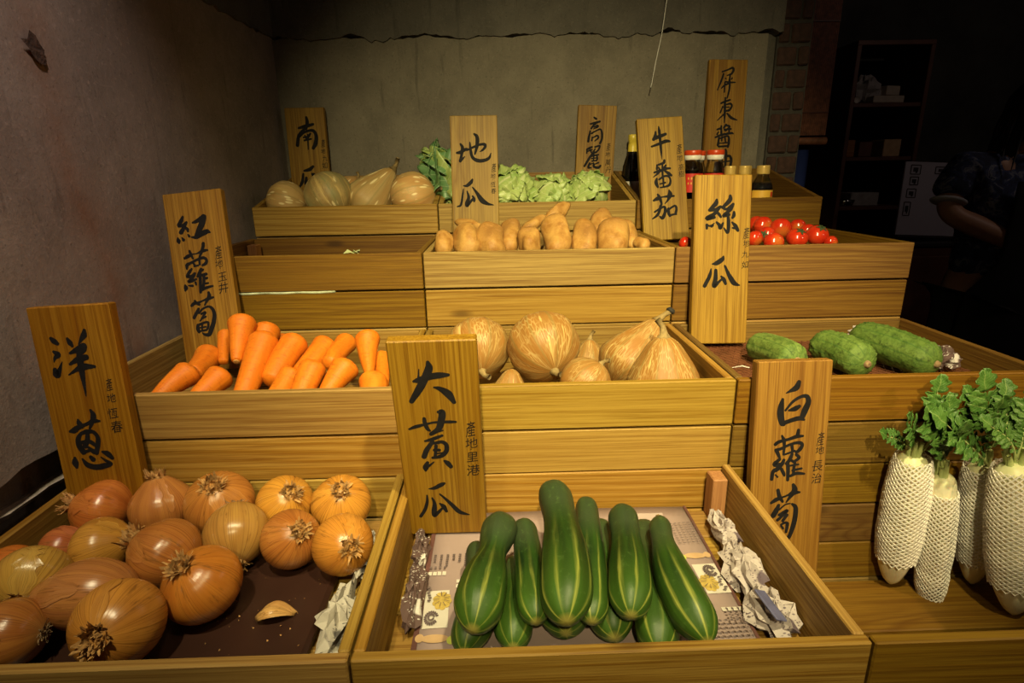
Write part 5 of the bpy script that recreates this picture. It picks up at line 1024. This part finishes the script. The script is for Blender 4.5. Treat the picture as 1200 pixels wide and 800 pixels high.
# ---------------------------------------------------------------- cabbages
def cabbage(P, R, lab, seed, n=7, tilt=(0, 0, 1), upright=False, dark=False):
    t = thing('cabbage', lab, 'cabbage', P, zrot(tilt, seed), 'cabbages in the top centre crate')
    r = np.random.default_rng(seed)
    x = np.linspace(.05, math.pi-.05, 14)
    B().lathe(np.stack([np.sin(x)*R*.80, -np.cos(x)*R*.78], -1), 20).obj('heart', 'cabbage', t, smooth=True)
    for k in range(n):
        a0 = k*2.4+r.uniform(-.3, .3); la0 = r.uniform(.15, .75) if k < n-2 else r.uniform(.8, 1.2)
        if upright: la0 = r.uniform(.5, 1.1)
        nu, nv = 25, 23; U, V_ = np.meshgrid(np.linspace(-1, 1, nu), np.linspace(-1, 1, nv), indexing='ij')
        sq_ = np.maximum(np.abs(U), np.abs(V_)); rr_ = np.sqrt(U*U+V_*V_)+1e-6; U2, V2 = U*sq_/rr_, V_*sq_/rr_      # square to disc
        c = np.array([math.cos(la0)*math.cos(a0), math.cos(la0)*math.sin(a0), math.sin(la0)])
        ea = np.array([-math.sin(a0), math.cos(a0), 0]); no = np.cross(c, ea)
        D = c+np.tan(U2*.92)[..., None]*ea+np.tan(V2*.98)[..., None]*no; D /= np.linalg.norm(D, axis=2, keepdims=True)
        edge = np.clip((sq_-.55)/.45, 0, 1); an = np.arctan2(V2, U2)
        ruff = edge**1.3*(.075*np.sin(an*7+k)+.06*np.sin(an*12+2*k+seed)+.035*np.sin(an*23+k))
        vein = -.018*np.abs(np.sin(U2*9+V2*2))-.03*np.exp(-(U2/.08)**2)
        lift = .84*(1+.03*(k % 3)+.022*k)+edge*r.uniform(.02, .20)*(1+.6*np.sin(an+r.uniform(0, 6)))+ruff+vein*.6
        if upright: lift = lift+np.clip(V2, 0, 1)**1.5*.55
        Pm = D*(R*lift)[..., None]*np.array([1, 1, .92 if not upright else 1.15])
        B().grid(Pm, np.stack([U2, V2*.5+.5], -1)).obj('leaf', 'cabbage_dark' if (dark and k > n-6) else 'cabbage', t, smooth=True, solid=.0012)
cabbage((-.112, 1.585, 1.322), .066, 'dark green leafy cabbage standing tall behind the sweet potato sign', 3, 8, (-.55, -.1, .8), True, True)
cabbage((.040, 1.560, 1.303), .064, 'pale cabbage with loose ragged leaves right of the sweet potato sign', 5, 9, (.3, -.5, .8))
cabbage((.150, 1.545, 1.296), .058, 'smooth round cabbage in the middle of the right hand heads', 8, 7, (.2, -.6, .7))
cabbage((.246, 1.560, 1.300), .058, 'pale cabbage in front of the cabbage sign at the right', 11, 7, (-.2, -.4, .9))

# ---------------------------------------------------------------- soy sauce bottles
def bottle(name, lab, P, H, R, kind, group=None):
    t = thing(name, lab, 'bottle', P, None, group); z = lambda f: f*H
    if kind == 'tall':
        B().lathe([(.001, 0), (R*.95, 0), (R, z(.02)), (R, z(.52)), (R*.93, z(.62)), (R*.50, z(.80)), (R*.40, z(.90)), (R*.40, z(.97)), (.001, z(.97))], 28).obj('glass', 'dark_glass', t, smooth=True)
        B().lathe([(R*.52, z(.775)), (R*.47, z(.86)), (R*.44, z(.92)), (R*.48, z(.925)), (R*.48, z(.995)), (R*.44, z(1)), (.001, z(1))], 28).obj('neck_foil', 'foil_yellow', t, smooth=True)
        B().lathe([(R*1.01, z(.14)), (R*1.01, z(.44))], 28).obj('label', 'label_white', t, smooth=True)
    elif kind == 'red':
        B().lathe([(.001, .002), (R*.92, 0), (R, z(.03)), (R, z(.62)), (R*.97, z(.72)), (R*.80, z(.80)), (R*.74, z(.84)), (R*.74, z(.88))], 28).obj('glass', 'glass', t, smooth=True)
        B().lathe([(.001, .004), (R*.93, .004), (R*.94, z(.60)), (R*.93, z(.68)), (.001, z(.68))], 28).obj('sauce', 'soy', t, smooth=True)
        B().lathe([(R*.84, z(.865)), (R*.86, z(.868)), (R*.86, z(.928)), (R*.84, z(.93))], 28).obj('cap_band', 'cap_white', t, smooth=True)
        B().lathe([(R*.86, z(.93)), (R*.88, z(.935)), (R*.88, z(.99)), (R*.84, z(1)), (.001, z(1))], 28).obj('cap', 'cap_red', t, smooth=True)
        lb = B().lathe([(R*1.012, z(.40)), (R*1.012, z(.67))], 28).obj('label', 'label_red', t, smooth=True)
        b = B()
        for k, (dz, hh) in enumerate(((.60, .016), (.53, .014))):
            for q in range(-2, 3):
                a = -math.pi/2+q*.30; c, s = math.cos(a), math.sin(a); w_ = .06
                b.add([(R*1.02*math.cos(a+e), R*1.02*math.sin(a+e), z(dz+f*hh)) for e, f in ((-w_, -1), (w_, -1), (w_, 1), (-w_, 1))], [(0, 1, 2, 3)])
        b.obj('label_print', 'label_yellow', lb)
    else:
        B().lathe([(.001, .002), (R*.92, 0), (R, z(.03)), (R, z(.56)), (R*.92, z(.64)), (R*.52, z(.80)), (R*.46, z(.86))], 24).obj('glass', 'glass', t, smooth=True)
        B().lathe([(.001, .004), (R*.93, .004), (R*.94, z(.55)), (R*.80, z(.665)), (.001, z(.665))], 24).obj('sauce', 'soy', t, smooth=True)
        pr = [(R*.56, z(.84))]+[(R*(.60 if k % 2 else .58), z(.85+.13*k/9)) for k in range(10)]+[(R*.52, z(1)), (.001, z(1))]
        B().lathe(pr, 32).obj('cap', 'cap_gold', t, smooth=True)
        lb = B().lathe([(R*1.012, z(.14)), (R*1.012, z(.545))], 24).obj('label', 'label_yellow', t, smooth=True)
        def patch(nm, mat, a0, a1, z0, z1): B().add([(R*1.022*math.cos(a), R*1.022*math.sin(a), z(zz)) for a, zz in ((a0, z0), (a1, z0), (a1, z1), (a0, z1))], [(0, 1, 2, 3)]).obj(nm, mat, lb)
        patch('label_seal', 'label_red', -1.05, -.75, .42, .51); patch('label_print', 'label_white', -1.95, -1.6, .22, .38); patch('label_print', 'label_white', -1.45, -1.2, .20, .34)
BZ = 1.2225
bottle('soy_sauce_bottle', 'tall dark sauce bottle with yellow neck foil left of the tomato sign', (.397, 1.722, BZ), .232, .029, 'tall')
for px, py, lab in ((.5295, 1.585, 'red capped sauce bottle nearest the tomato sign'), (.5600, 1.64, 'red capped sauce bottle at the back between the other two'), (.5905, 1.585, 'red capped sauce bottle at the right of the three')):
    bottle('soy_sauce_bottle', lab, (px, py, BZ), .181, .0262, 'red', 'red capped sauce bottles')
for px, py, lab in ((.6150, 1.535, 'gold capped sauce bottle beside the red capped ones'), (.6440, 1.515, 'gold capped sauce bottle behind the loofah sign, second from the left'), (.6740, 1.575, 'gold capped sauce bottle just left of the fully visible one'), (.7095, 1.55, 'small soy sauce bottle with a yellow label standing clear at the right')):
    bottle('soy_sauce_bottle', lab, (px, py, BZ), .139, .0285 if px > .7 else .024, 'gold', 'gold capped sauce bottles')
# ---------------------------------------------------------------- basket liner under the loofahs
t = thing('basket_liner', 'brown plastic basket with a lattice bottom lying under the loofahs', 'basket', (.594, .955, .984))
B().box((0, 0, .0135), (.448, .300, .022), .004).obj('base', 'basket', t)
b = B()
for k in range(46):
    for s in (1, -1):
        x = -.30+.6*k/45
        p0 = np.array([x-s*.075, -.146, .0250]); p1 = np.array([x+s*.075, .146, .0250])
        # clip to the base
        d = p1-p0
        t0, t1 = 0, 1
        for lim, sg in ((-.22, 1), (.22, -1)):
            a, c = p0[0]-lim, d[0]
            if sg*c > 0: t0 = max(t0, -a/c)
            else: t1 = min(t1, -a/c)
        if t1-t0 > .05: b.tube([p0+d*t0, p0+d*t1], .0012, 4)
b.obj('lattice', 'basket', t, kind='stuff')
tag(B().tube([(.405, .925, 1.018), (.418, .915, 1.024), (.430, .913, 1.021)], [.0009, .0014, .0009], 5).obj('dry_tendril', 'paper_white'), 'short pale dried tendril on the basket behind the white radish sign', 'tendril')
gb = B()
r = np.random.default_rng(3)
for k in range(6):
    a = r.uniform(0, 6.28); gb.add([(0, 0, .004), (.016*math.cos(a), .012*math.sin(a), .004+.010*r.random()), (.020*math.cos(a+.5), .014*math.sin(a+.5), .002)], [(0, 1, 2)])
tag(gb.obj('leaf_scrap', 'cabbage', None, (-.306, 1.19, 1.196), solid=.0006), 'pale green leaf scrap on the front edge of the nearly empty crate', 'leaf')

# ---------------------------------------------------------------- white radishes in foam nets
def net(L, Rf, z0, z1, nu, nv, flare, seed):
    """diamond mesh sleeve: each diamond becomes a flat ring of foam"""
    b = B(); r = np.random.default_rng(seed); V = {}; verts = []
    def vid(i, j):
        i %= nu*2
        if (i, j) not in V:
            f = j/nv; a = math.pi*i/nu; z = z0+(z1-z0)*f
            R = Rf(z)*(1.0)+.0022+flare(f)+.0008*math.sin(3*a+seed)+.0007*r.random()
            verts.append((R*math.cos(a), R*math.sin(a), z+(.004*r.random() if j in (0, nv) else 0))); V[(i, j)] = len(verts)-1
        return V[(i, j)]
    F = []
    for j in range(0, nv-1):
        for i in range(j % 2, nu*2, 2):
            q = [vid(i, j), vid(i+1, j+1), vid(i, j+2) if j+2 <= nv else None, vid(i-1, j+1)]
            if q[2] is None: continue
            P = np.array([verts[k] for k in q]); c = P.mean(0); k0 = len(verts)
            kk = .70+.08*r.random()
            for p in P: verts.append(tuple(c+(p-c)*kk))
            for e in range(4): F.append((q[e], q[(e+1) % 4], k0+(e+1) % 4, k0+e))
    return b.add(verts, F)
for i, (A, Bq, R, kind, lab) in enumerate(RADISHES):
    t, L = place('white_radish', lab, 'radish', A, Bq, 'white radishes in foam nets', i)
    pr = [(0, .62), (.10, .82), (.3, .97), (.6, 1), (.82, .82), (.93, .5), (1, .16)]
    o = turned(L, R*.84, pr, 36, 40, .07, .06, (0, 0), .03, i+600, .002).obj('root', 'radish', t, smooth=True)
    def Rf(z, R=R, L=L): return R*.84*float(np.interp(z/L+.5, *np.array(pr).T))
    if kind == 1: z0, z1, fl = L*(-.5+.02), L*(-.5+.77), (lambda f: .0015)
    else: z0, z1, fl = L*(-.5+.13), L*(-.5+1.02), (lambda f, R=R: max(0, (f-.72)/.28)**1.2*R*.48)
    net(L, Rf, z0, z1, 19, 50, fl, i).obj('foam_net', 'foam', t, smooth=False, solid=.0016)
def radish_leaf(t, p0, p1, seed, scale=1.0):
    """lobed leaf on an arching stalk from p0 to p1 (both in the radish's own axes)"""
    r = np.random.default_rng(seed); p0, p1 = np.array(p0), np.array(p1); d = p1-p0; L = np.linalg.norm(d); dn = d/L
    inv = t.rotation_quaternion.inverted(); upv = np.array(inv @ Vector((0, -.75, .66))); side = np.cross(dn, upv); side /= np.linalg.norm(side); up = np.cross(side, dn)
    bow = r.uniform(-.10, .14)*L; sb = r.uniform(-.12, .12)*L
    def pt(s): return p0+d*s+up*bow*math.sin(math.pi*s)+side*sb*math.sin(math.pi*s)
    st = B().tube([pt(s) for s in np.linspace(0, .97, 9)], np.linspace(.0023, .0008, 9), 6).obj('leaf_stalk', 'stalk', t, smooth=True)
    b = B(); n = 6
    for k in range(n):
        s = .34+.60*(k/(n-1))**.85; ll = L*(.10+.17*math.sin(math.pi*(.10+.72*k/(n-1))))*scale*r.uniform(.8, 1.15)
        for sg in ((-1, 1) if k < n-1 else (0,)):
            base = pt(s); fw = .55 if sg else 1.0
            dirv = side*sg*(1.0 if sg else 0)+dn*fw+up*r.uniform(-.12, .20); dirv /= np.linalg.norm(dirv)
            if sg == 0: ll = L*.27
            wv = np.cross(dirv, up); wv /= np.linalg.norm(wv)
            nu, nv = 7, 9; U, V_ = np.meshgrid(np.linspace(-1, 1, nu), np.linspace(0, 1, nv), indexing='ij')
            tooth = 1+.30*np.sin(V_*16+k)*np.abs(U)
            wid = ll*(.36 if sg else .48)*np.sin(np.pi*np.clip(V_*.86+.10, 0, 1))**.7*tooth*(.75 if sg else 1.0)
            Pm = base+V_[..., None]*ll*dirv+(U*wid)[..., None]*wv+(ll*(.07*np.abs(U)-.12*V_**2+.04*np.sin(V_*9+U*4+seed)))[..., None]*up
            b.grid(Pm, np.stack([U, V_], -1))
    b.obj('leaf', 'radish_leaf', t, smooth=True, solid=.0005)
_rad = [o for o in COL.objects if o.name.startswith('white_radish')]
for q, (i, p) in enumerate(RADISH_LEAVES):
    t = _rad[i]; L = (Vector(RADISHES[i][1])-Vector(RADISHES[i][0])).length
    tip = t.rotation_quaternion.inverted() @ (Vector(p)-t.location)
    rr = random.Random(q); radish_leaf(t, (rr.uniform(-.008, .008), rr.uniform(-.008, .008), -L/2+.004), tip, q+40)
for i, t in enumerate(_rad):
    L = (Vector(RADISHES[i][1])-Vector(RADISHES[i][0])).length; b = B(); r = np.random.default_rng(i+9)
    for k in range(5):
        a = r.uniform(0, 6.28); b.tube([(.007*math.cos(a), .007*math.sin(a), -L/2+.006), (.009*math.cos(a), .009*math.sin(a), -L/2-.008), (.011*math.cos(a), .011*math.sin(a), -L/2-.012-.014*r.random())], [.004, .0036, .003], 6)
    b.obj('stalk_stubs', 'stalk', t, smooth=True)

tag(B().tube([(x, Y3+.0035, 1.1306+.0006*math.sin(x*90)) for x in np.linspace(-.555, -.33, 24)], .0028, 6).obj('plastic_strip', plain('pale_plastic', (.45, .50, .34), .25, var=.5, scale=40), smooth=True), 'thin pale green plastic strip pinched under the nearly empty crate', 'strip')

# ---------------------------------------------------------------- the dim room on the right
# bamboo blind
t = thing('bamboo_blind', 'reddish brown bamboo blind hanging behind the brick pier', 'blind', (1.10, 2.2, 1.45))
b = B()
for k in range(46): b.box((-.12+.0054*k, 0, .55), (.0042, .006, 1.06), 0)
b.obj('slats', 'bamboo', t, kind='stuff')
for z in (.10, .40, .70, 1.0): b2 = B().box((0, -.005, z), (.25, .003, .004)).obj('binding_cord', 'wood_dark', t)
B().tube([(-.13, 0, .0), (.13, 0, .0)], .014, 10).obj('bottom_bar', 'bamboo', t, smooth=True)
# shelf unit
t = thing('shelf_unit', 'dark wooden shelf unit against the far wall', 'shelf', (1.985, 3.2, 0))
for x in (-.185, .185): B().box((x, 0, .965), (.022, .36, 1.93), .002).obj('side_panel', 'wood_dark', t)
B().box((0, 0, 1.94), (.392, .36, .022), .002).obj('top_panel', 'wood_dark', t)
B().box((0, .172, .965), (.346, .012, 1.90)).obj('back_panel', 'apron', t)
for z in (.08, .50, .90, 1.145, 1.395, 1.655): B().box((0, -.01, z), (.345, .33, .02), .002).obj('shelf', 'wood_dark', t)
def boxy(name, lab, cat, mat, c, d, rz=0, group=None): return tag(B().box((0, 0, 0), d, .003).obj(name, mat, None, c, Quaternion((0, 0, 1), rz)), lab, cat, group)
crumple('crumpled_cloth', 'cloth_grey', (1.91, 3.12, 1.735), (.15, .12, .14), 21, 'grey crumpled cloth on the upper shelf of the dark unit')['category'] = 'cloth'
boxy('paper_stack', 'flat pale paper stack on the upper shelf of the dark unit', 'paper', 'cream', (1.99, 3.10, 1.683), (.17, .13, .034), .1)
boxy('cardboard_box', 'small tilted cream box on top of the paper stack', 'box', 'cream', (2.03, 3.11, 1.728), (.09, .07, .045), .3)
tag(B().tube([(0, 0, 0), (0, .055, 0)], .016, 14).obj('paper_roll', 'paper_white', None, (1.835, 3.04, 1.682), smooth=True), 'small white paper roll seen end on at the left of the upper shelf', 'roll')
for k, (x, w_, h_, mt) in enumerate(((1.85, .045, .085, 'wood_old'), (1.93, .07, .075, 'wood_dark'), (2.07, .09, .085, 'print_tan'))):
    boxy('storage_box', ['narrow brown box at the left of the middle shelf', 'dark brown box on the middle shelf', 'tan box at the right of the middle shelf'][k], 'box', mt, (x, 3.12, 1.406+h_/2), (w_, .12, h_))
boxy('storage_box', 'grey flat box on the lower shelf', 'box', 'cloth_grey', (1.96, 3.11, 1.190), (.15, .12, .068))
tag(B().lathe([(.001, 0), (.045, 0), (.055, .03), (.05, .034), (.001, .03)], 18).obj('metal_bowl', plain('steel', (.5, .5, .5), .15, metal=1), None, (1.86, 3.07, 1.1565), smooth=True), 'small shiny metal bowl on the lower shelf', 'bowl')
# whiteboard leaning on a low cabinet
wb = thing('whiteboard', 'small leaning whiteboard with boxed black symbols', 'whiteboard', (2.0, 2.62, 1.04), Euler((-.10, .05, 0)).to_quaternion())
B().box((0, 0, .165), (.30, .012, .33), .002).obj('panel', 'board_white', wb)
b = B()
for x, z, w_, h_ in ((-.10, .295, .045, .04), (-.10, .245, .038, .035), (-.105, .19, .042, .038), (-.115, .12, .03, .06), (.02, .295, .055, .03), (.03, .19, .03, .035)):
    for cx, cz, a, c in ((0, h_/2, w_, .004), (0, -h_/2, w_, .004), (-w_/2, 0, .004, h_), (w_/2, 0, .004, h_)): b.box((x+cx, -.0072, z+cz), (a, .001, c))
    b.box((x, -.0072, z), (w_*.5, .001, h_*.45)); b.box((x+w_*.1, -.0072, z-h_*.2), (w_*.2, .001, h_*.35))
b.obj('drawn_symbols', 'black', wb, kind='stuff')
B().box((0, -.012, -.004), (.31, .03, .012), .002).obj('pen_ledge', 'black', wb)
cab = thing('low_cabinet', 'dark low cabinet under the whiteboard', 'cabinet', (2.15, 2.70, 0))
B().box((0, 0, .50), (.75, .35, 1.0), .004).obj('body', 'wood_dark', cab)
for x in (-.19, .19): 
    d = B().box((x, -.182, .5), (.36, .014, .92), .003).obj('door', 'wood_dark', cab); B().box((x*.25, -.195, .6), (.012, .016, .10), .003).obj('handle', 'black', d)
B().box((0, 0, 1.011), (.78, .37, .018), .003).obj('top', 'black', cab)
tag(B().tube([(1.165, 2.25, .0), (1.165, 2.25, .7), (1.17, 2.25, 1.42)], .028, 12).obj('blue_pole', 'blue', smooth=True), 'dim blue upright pole behind the top right crate', 'pole')
# ---------------------------------------------------------------- person at the right edge
def skinned(name, J, E, mat, parent, sub=2, root=0, seat=None):
    """one continuous surface grown round connected joints: J = [(x, y, z, rx, ry)]"""
    me = bpy.data.meshes.new(name); me.from_pydata([j[:3] for j in J], E, [])
    o = bpy.data.objects.new(name, me); COL.objects.link(o); o.parent = parent
    m = o.modifiers.new('skin', 'SKIN'); m.use_smooth_shade = True
    for s, j in zip(me.skin_vertices[0].data, J): s.radius = (j[3], j[4] if len(j) > 4 else j[3]); s.use_root = False
    me.skin_vertices[0].data[root].use_root = True
    s = o.modifiers.new('sub', 'SUBSURF'); s.levels = sub; s.render_levels = sub
    me.materials.append(M[mat]); return o
per = thing('person', 'black haired person in patterned blue shirt and black apron at the right edge', 'person', (1.735, 1.93, 0))
# local axes: person faces +x/-y (to the viewer's right and a little toward the display)
J = [(0, 0, .90, .145, .105), (0, 0, 1.05, .125, .095), (0, 0, 1.20, .140, .100), (0, 0, 1.335, .120, .085), (0, 0, 1.385, .052, .052), (0, -.028, 1.43, .050, .055), (0, -.065, 1.500, .072, .082), (0, -.066, 1.57, .066, .076),
     # left-hand arm in view: shoulder, elbow out to the left, forearm back to the hip
     (-.160, 0, 1.345, .052, .052), (-.200, .0, 1.275, .045, .045), (-.222, -.02, 1.20, .038, .038), (-.12, -.08, 1.145, .036, .036), (-.025, -.125, 1.095, .027, .024), (.012, -.135, 1.075, .030, .016),
     # other arm hanging
     (.165, 0, 1.325, .052, .052), (.235, .0, 1.10, .040, .040), (.22, -.10, .93, .030, .027), (.21, -.135, .86, .032, .018),
     # legs
     (-.09, 0, .82, .085, .085), (-.10, 0, .48, .055, .055), (-.105, .02, .09, .036, .036), (-.105, -.10, .035, .036, .028), (.09, 0, .82, .085, .085), (.10, -.03, .48, .055, .055), (.105, 0, .09, .036, .036), (.105, -.12, .035, .036, .028)]
E = [(0, 1), (1, 2), (2, 3), (3, 4), (4, 5), (5, 6), (6, 7), (3, 8), (8, 9), (9, 10), (10, 11), (11, 12), (12, 13), (3, 14), (14, 15), (15, 16), (16, 17), (0, 18), (18, 19), (19, 20), (20, 21), (0, 22), (22, 23), (23, 24), (24, 25)]
body = skinned('body', J, E, 'skin', per)
for hx, hy, hz, s in ((.012, -.135, 1.075, 1), (.21, -.135, .86, -1)):
    for k in range(4):
        ln = (.062, .070, .066, .052)[k]; q = (k-1.5)*.015
        base = (hx+.01*s, hy+.002, hz+q*.9); d = Vector((.8*s, -.25, -.35)) if s > 0 else Vector((0, -.4, -1)); d.normalize()
        if s < 0: base = (hx+q*.9, hy, hz-.01)
        p0 = Vector(base); p1 = p0+d*ln*.55; p2 = p1+(d+Vector((0, -.5 if s < 0 else .1, -.3))).normalized()*ln*.5
        skinned('finger', [(*p0, .0085), (*p1, .008), (*p2, .0068)], [(0, 1), (1, 2)], 'skin', body, 1)
    p0 = Vector((hx, hy-.008, hz+.02)); skinned('thumb', [(*p0, .010), (p0.x+.018*s, p0.y-.02, p0.z+.012, .009), (p0.x+.040*s, p0.y-.024, p0.z+.010, .0075)], [(0, 1), (1, 2)], 'skin', body, 1)
skinned('shirt', [(0, 0, .93, .158, .118), (0, 0, 1.05, .145, .112), (0, 0, 1.20, .156, .114), (0, 0, 1.33, .132, .095), (0, 0, 1.385, .066, .064), (-.163, 0, 1.345, .066, .066), (-.200, 0, 1.285, .062, .062), (-.212, -.010, 1.245, .060, .060), (.168, 0, 1.325, .066, .066), (.232, 0, 1.13, .060, .060)],
        [(0, 1), (1, 2), (2, 3), (3, 4), (3, 5), (5, 6), (6, 7), (3, 8), (8, 9)], 'shirt', per)
skinned('rolled_cuff', [(-.209, -.008, 1.252, .063), (-.217, -.014, 1.222, .065)], [(0, 1)], 'cuff', per, 2)
skinned('trousers', [(0, 0, 1.02, .158, .120), (-.09, 0, .80, .095, .095), (-.10, 0, .48, .070, .070), (-.105, .015, .10, .058, .058), (.09, 0, .80, .095, .095), (.10, -.03, .48, .070, .070), (.105, 0, .10, .058, .058)], [(0, 1), (1, 2), (2, 3), (0, 4), (4, 5), (5, 6)], 'apron', per)
ap = B(); Ua, Va = np.meshgrid(np.linspace(-1, 1, 15), np.linspace(0, 1, 18), indexing='ij')
wd_ = np.interp(Va, [0, .30, .42, 1], [.085, .10, .165, .19]); zz_ = 1.30-.86*Va; yy_ = -.135+.075*(Ua*wd_/.19)**2-.02*np.sin(Va*3)
ap.grid(np.stack([Ua*wd_, yy_, zz_], -1)).obj('apron', 'apron', per, smooth=True, solid=.004)
# face and hair
for s in (-1, 1):
    B().lathe([(.0004, -.011), (.008, -.008), (.011, 0), (.008, .008), (.0004, .011)], 10).obj('eye', 'cuff', body, (.02+s*.027, -.093, 1.545), smooth=True)
    B().lathe([(.0004, -.005), (.004, -.003), (.005, 0), (.0004, .004)], 8).obj('pupil', 'hair', body, (.02+s*.027, -.1025, 1.545), smooth=True)
    skinned('ear', [(.02+s*.066, -.01, 1.555, .012, .008), (.02+s*.070, -.005, 1.535, .013, .008), (.02+s*.066, -.01, 1.515, .009, .007)], [(0, 1), (1, 2)], 'skin', body, 1)
    B().tube([(.02+s*.014, -.100, 1.566), (.02+s*.028, -.101, 1.571), (.02+s*.043, -.092, 1.566)], .003, 6).obj('eyebrow', 'hair', body, smooth=True)
skinned('nose', [(.02, -.094, 1.552, .007), (.02, -.104, 1.528, .010), (.02, -.104, 1.515, .013)], [(0, 1), (1, 2)], 'skin', body, 2)
B().tube([(-.002, -.092, 1.487), (.02, -.099, 1.485), (.042, -.092, 1.487)], [.003, .0065, .003], 8).obj('mouth', plain('lips', (.30, .10, .08), .5), body, smooth=True)
hb = B(); th = np.linspace(0, 2*math.pi, 33); x = np.linspace(0, math.pi*.93, 22); TH_, X_ = np.meshgrid(th, x, indexing='ij')
front = np.clip(-np.sin(TH_), 0, 1)**1.5; low = np.where(X_ > 1.25, (X_-1.25)*(1-.92*front), 0); keep = 1-.55*front*np.clip((X_-1.0)/.8, 0, 1)
zz_ = 1.552+.098*np.cos(np.minimum(X_, 1.6))-low*.10*(1-front)
rad = (.086+.010*np.sin(TH_*9)*np.clip(X_-1, 0, 1))*np.sin(np.minimum(X_, 1.55))*keep
hb.grid(np.stack([.02+rad*np.cos(TH_), -.005+rad*1.10*np.sin(TH_), zz_], -1)).obj('hair', 'hair', per, smooth=True, solid=.006)
rs = np.random.default_rng(12); hb = B()
for k in range(40):
    a = rs.uniform(-.3, 3.6); r0 = .084; p = np.array([.02+r0*math.cos(a), r0*1.1*math.sin(a)-.005, 1.53+rs.uniform(-.03, .03)])
    hb.tube([p, p+[.014*math.cos(a), .014*math.sin(a), -.05], p+[.022*math.cos(a)+rs.normal(0, .01), .02*math.sin(a), -.10-.05*rs.random()]], [.006, .005, .0015], 5)
hb.obj('hair_strands', 'hair', per, smooth=True, kind='stuff')

for o in list(body.children)+list(per.children):     # the head is bowed a little forward
    if o.name.split('.')[0] in ('eye', 'pupil', 'ear', 'eyebrow', 'nose', 'mouth', 'hair', 'hair_strands'): o.location = Vector(o.location)+Vector((-.02, -.045, -.030))
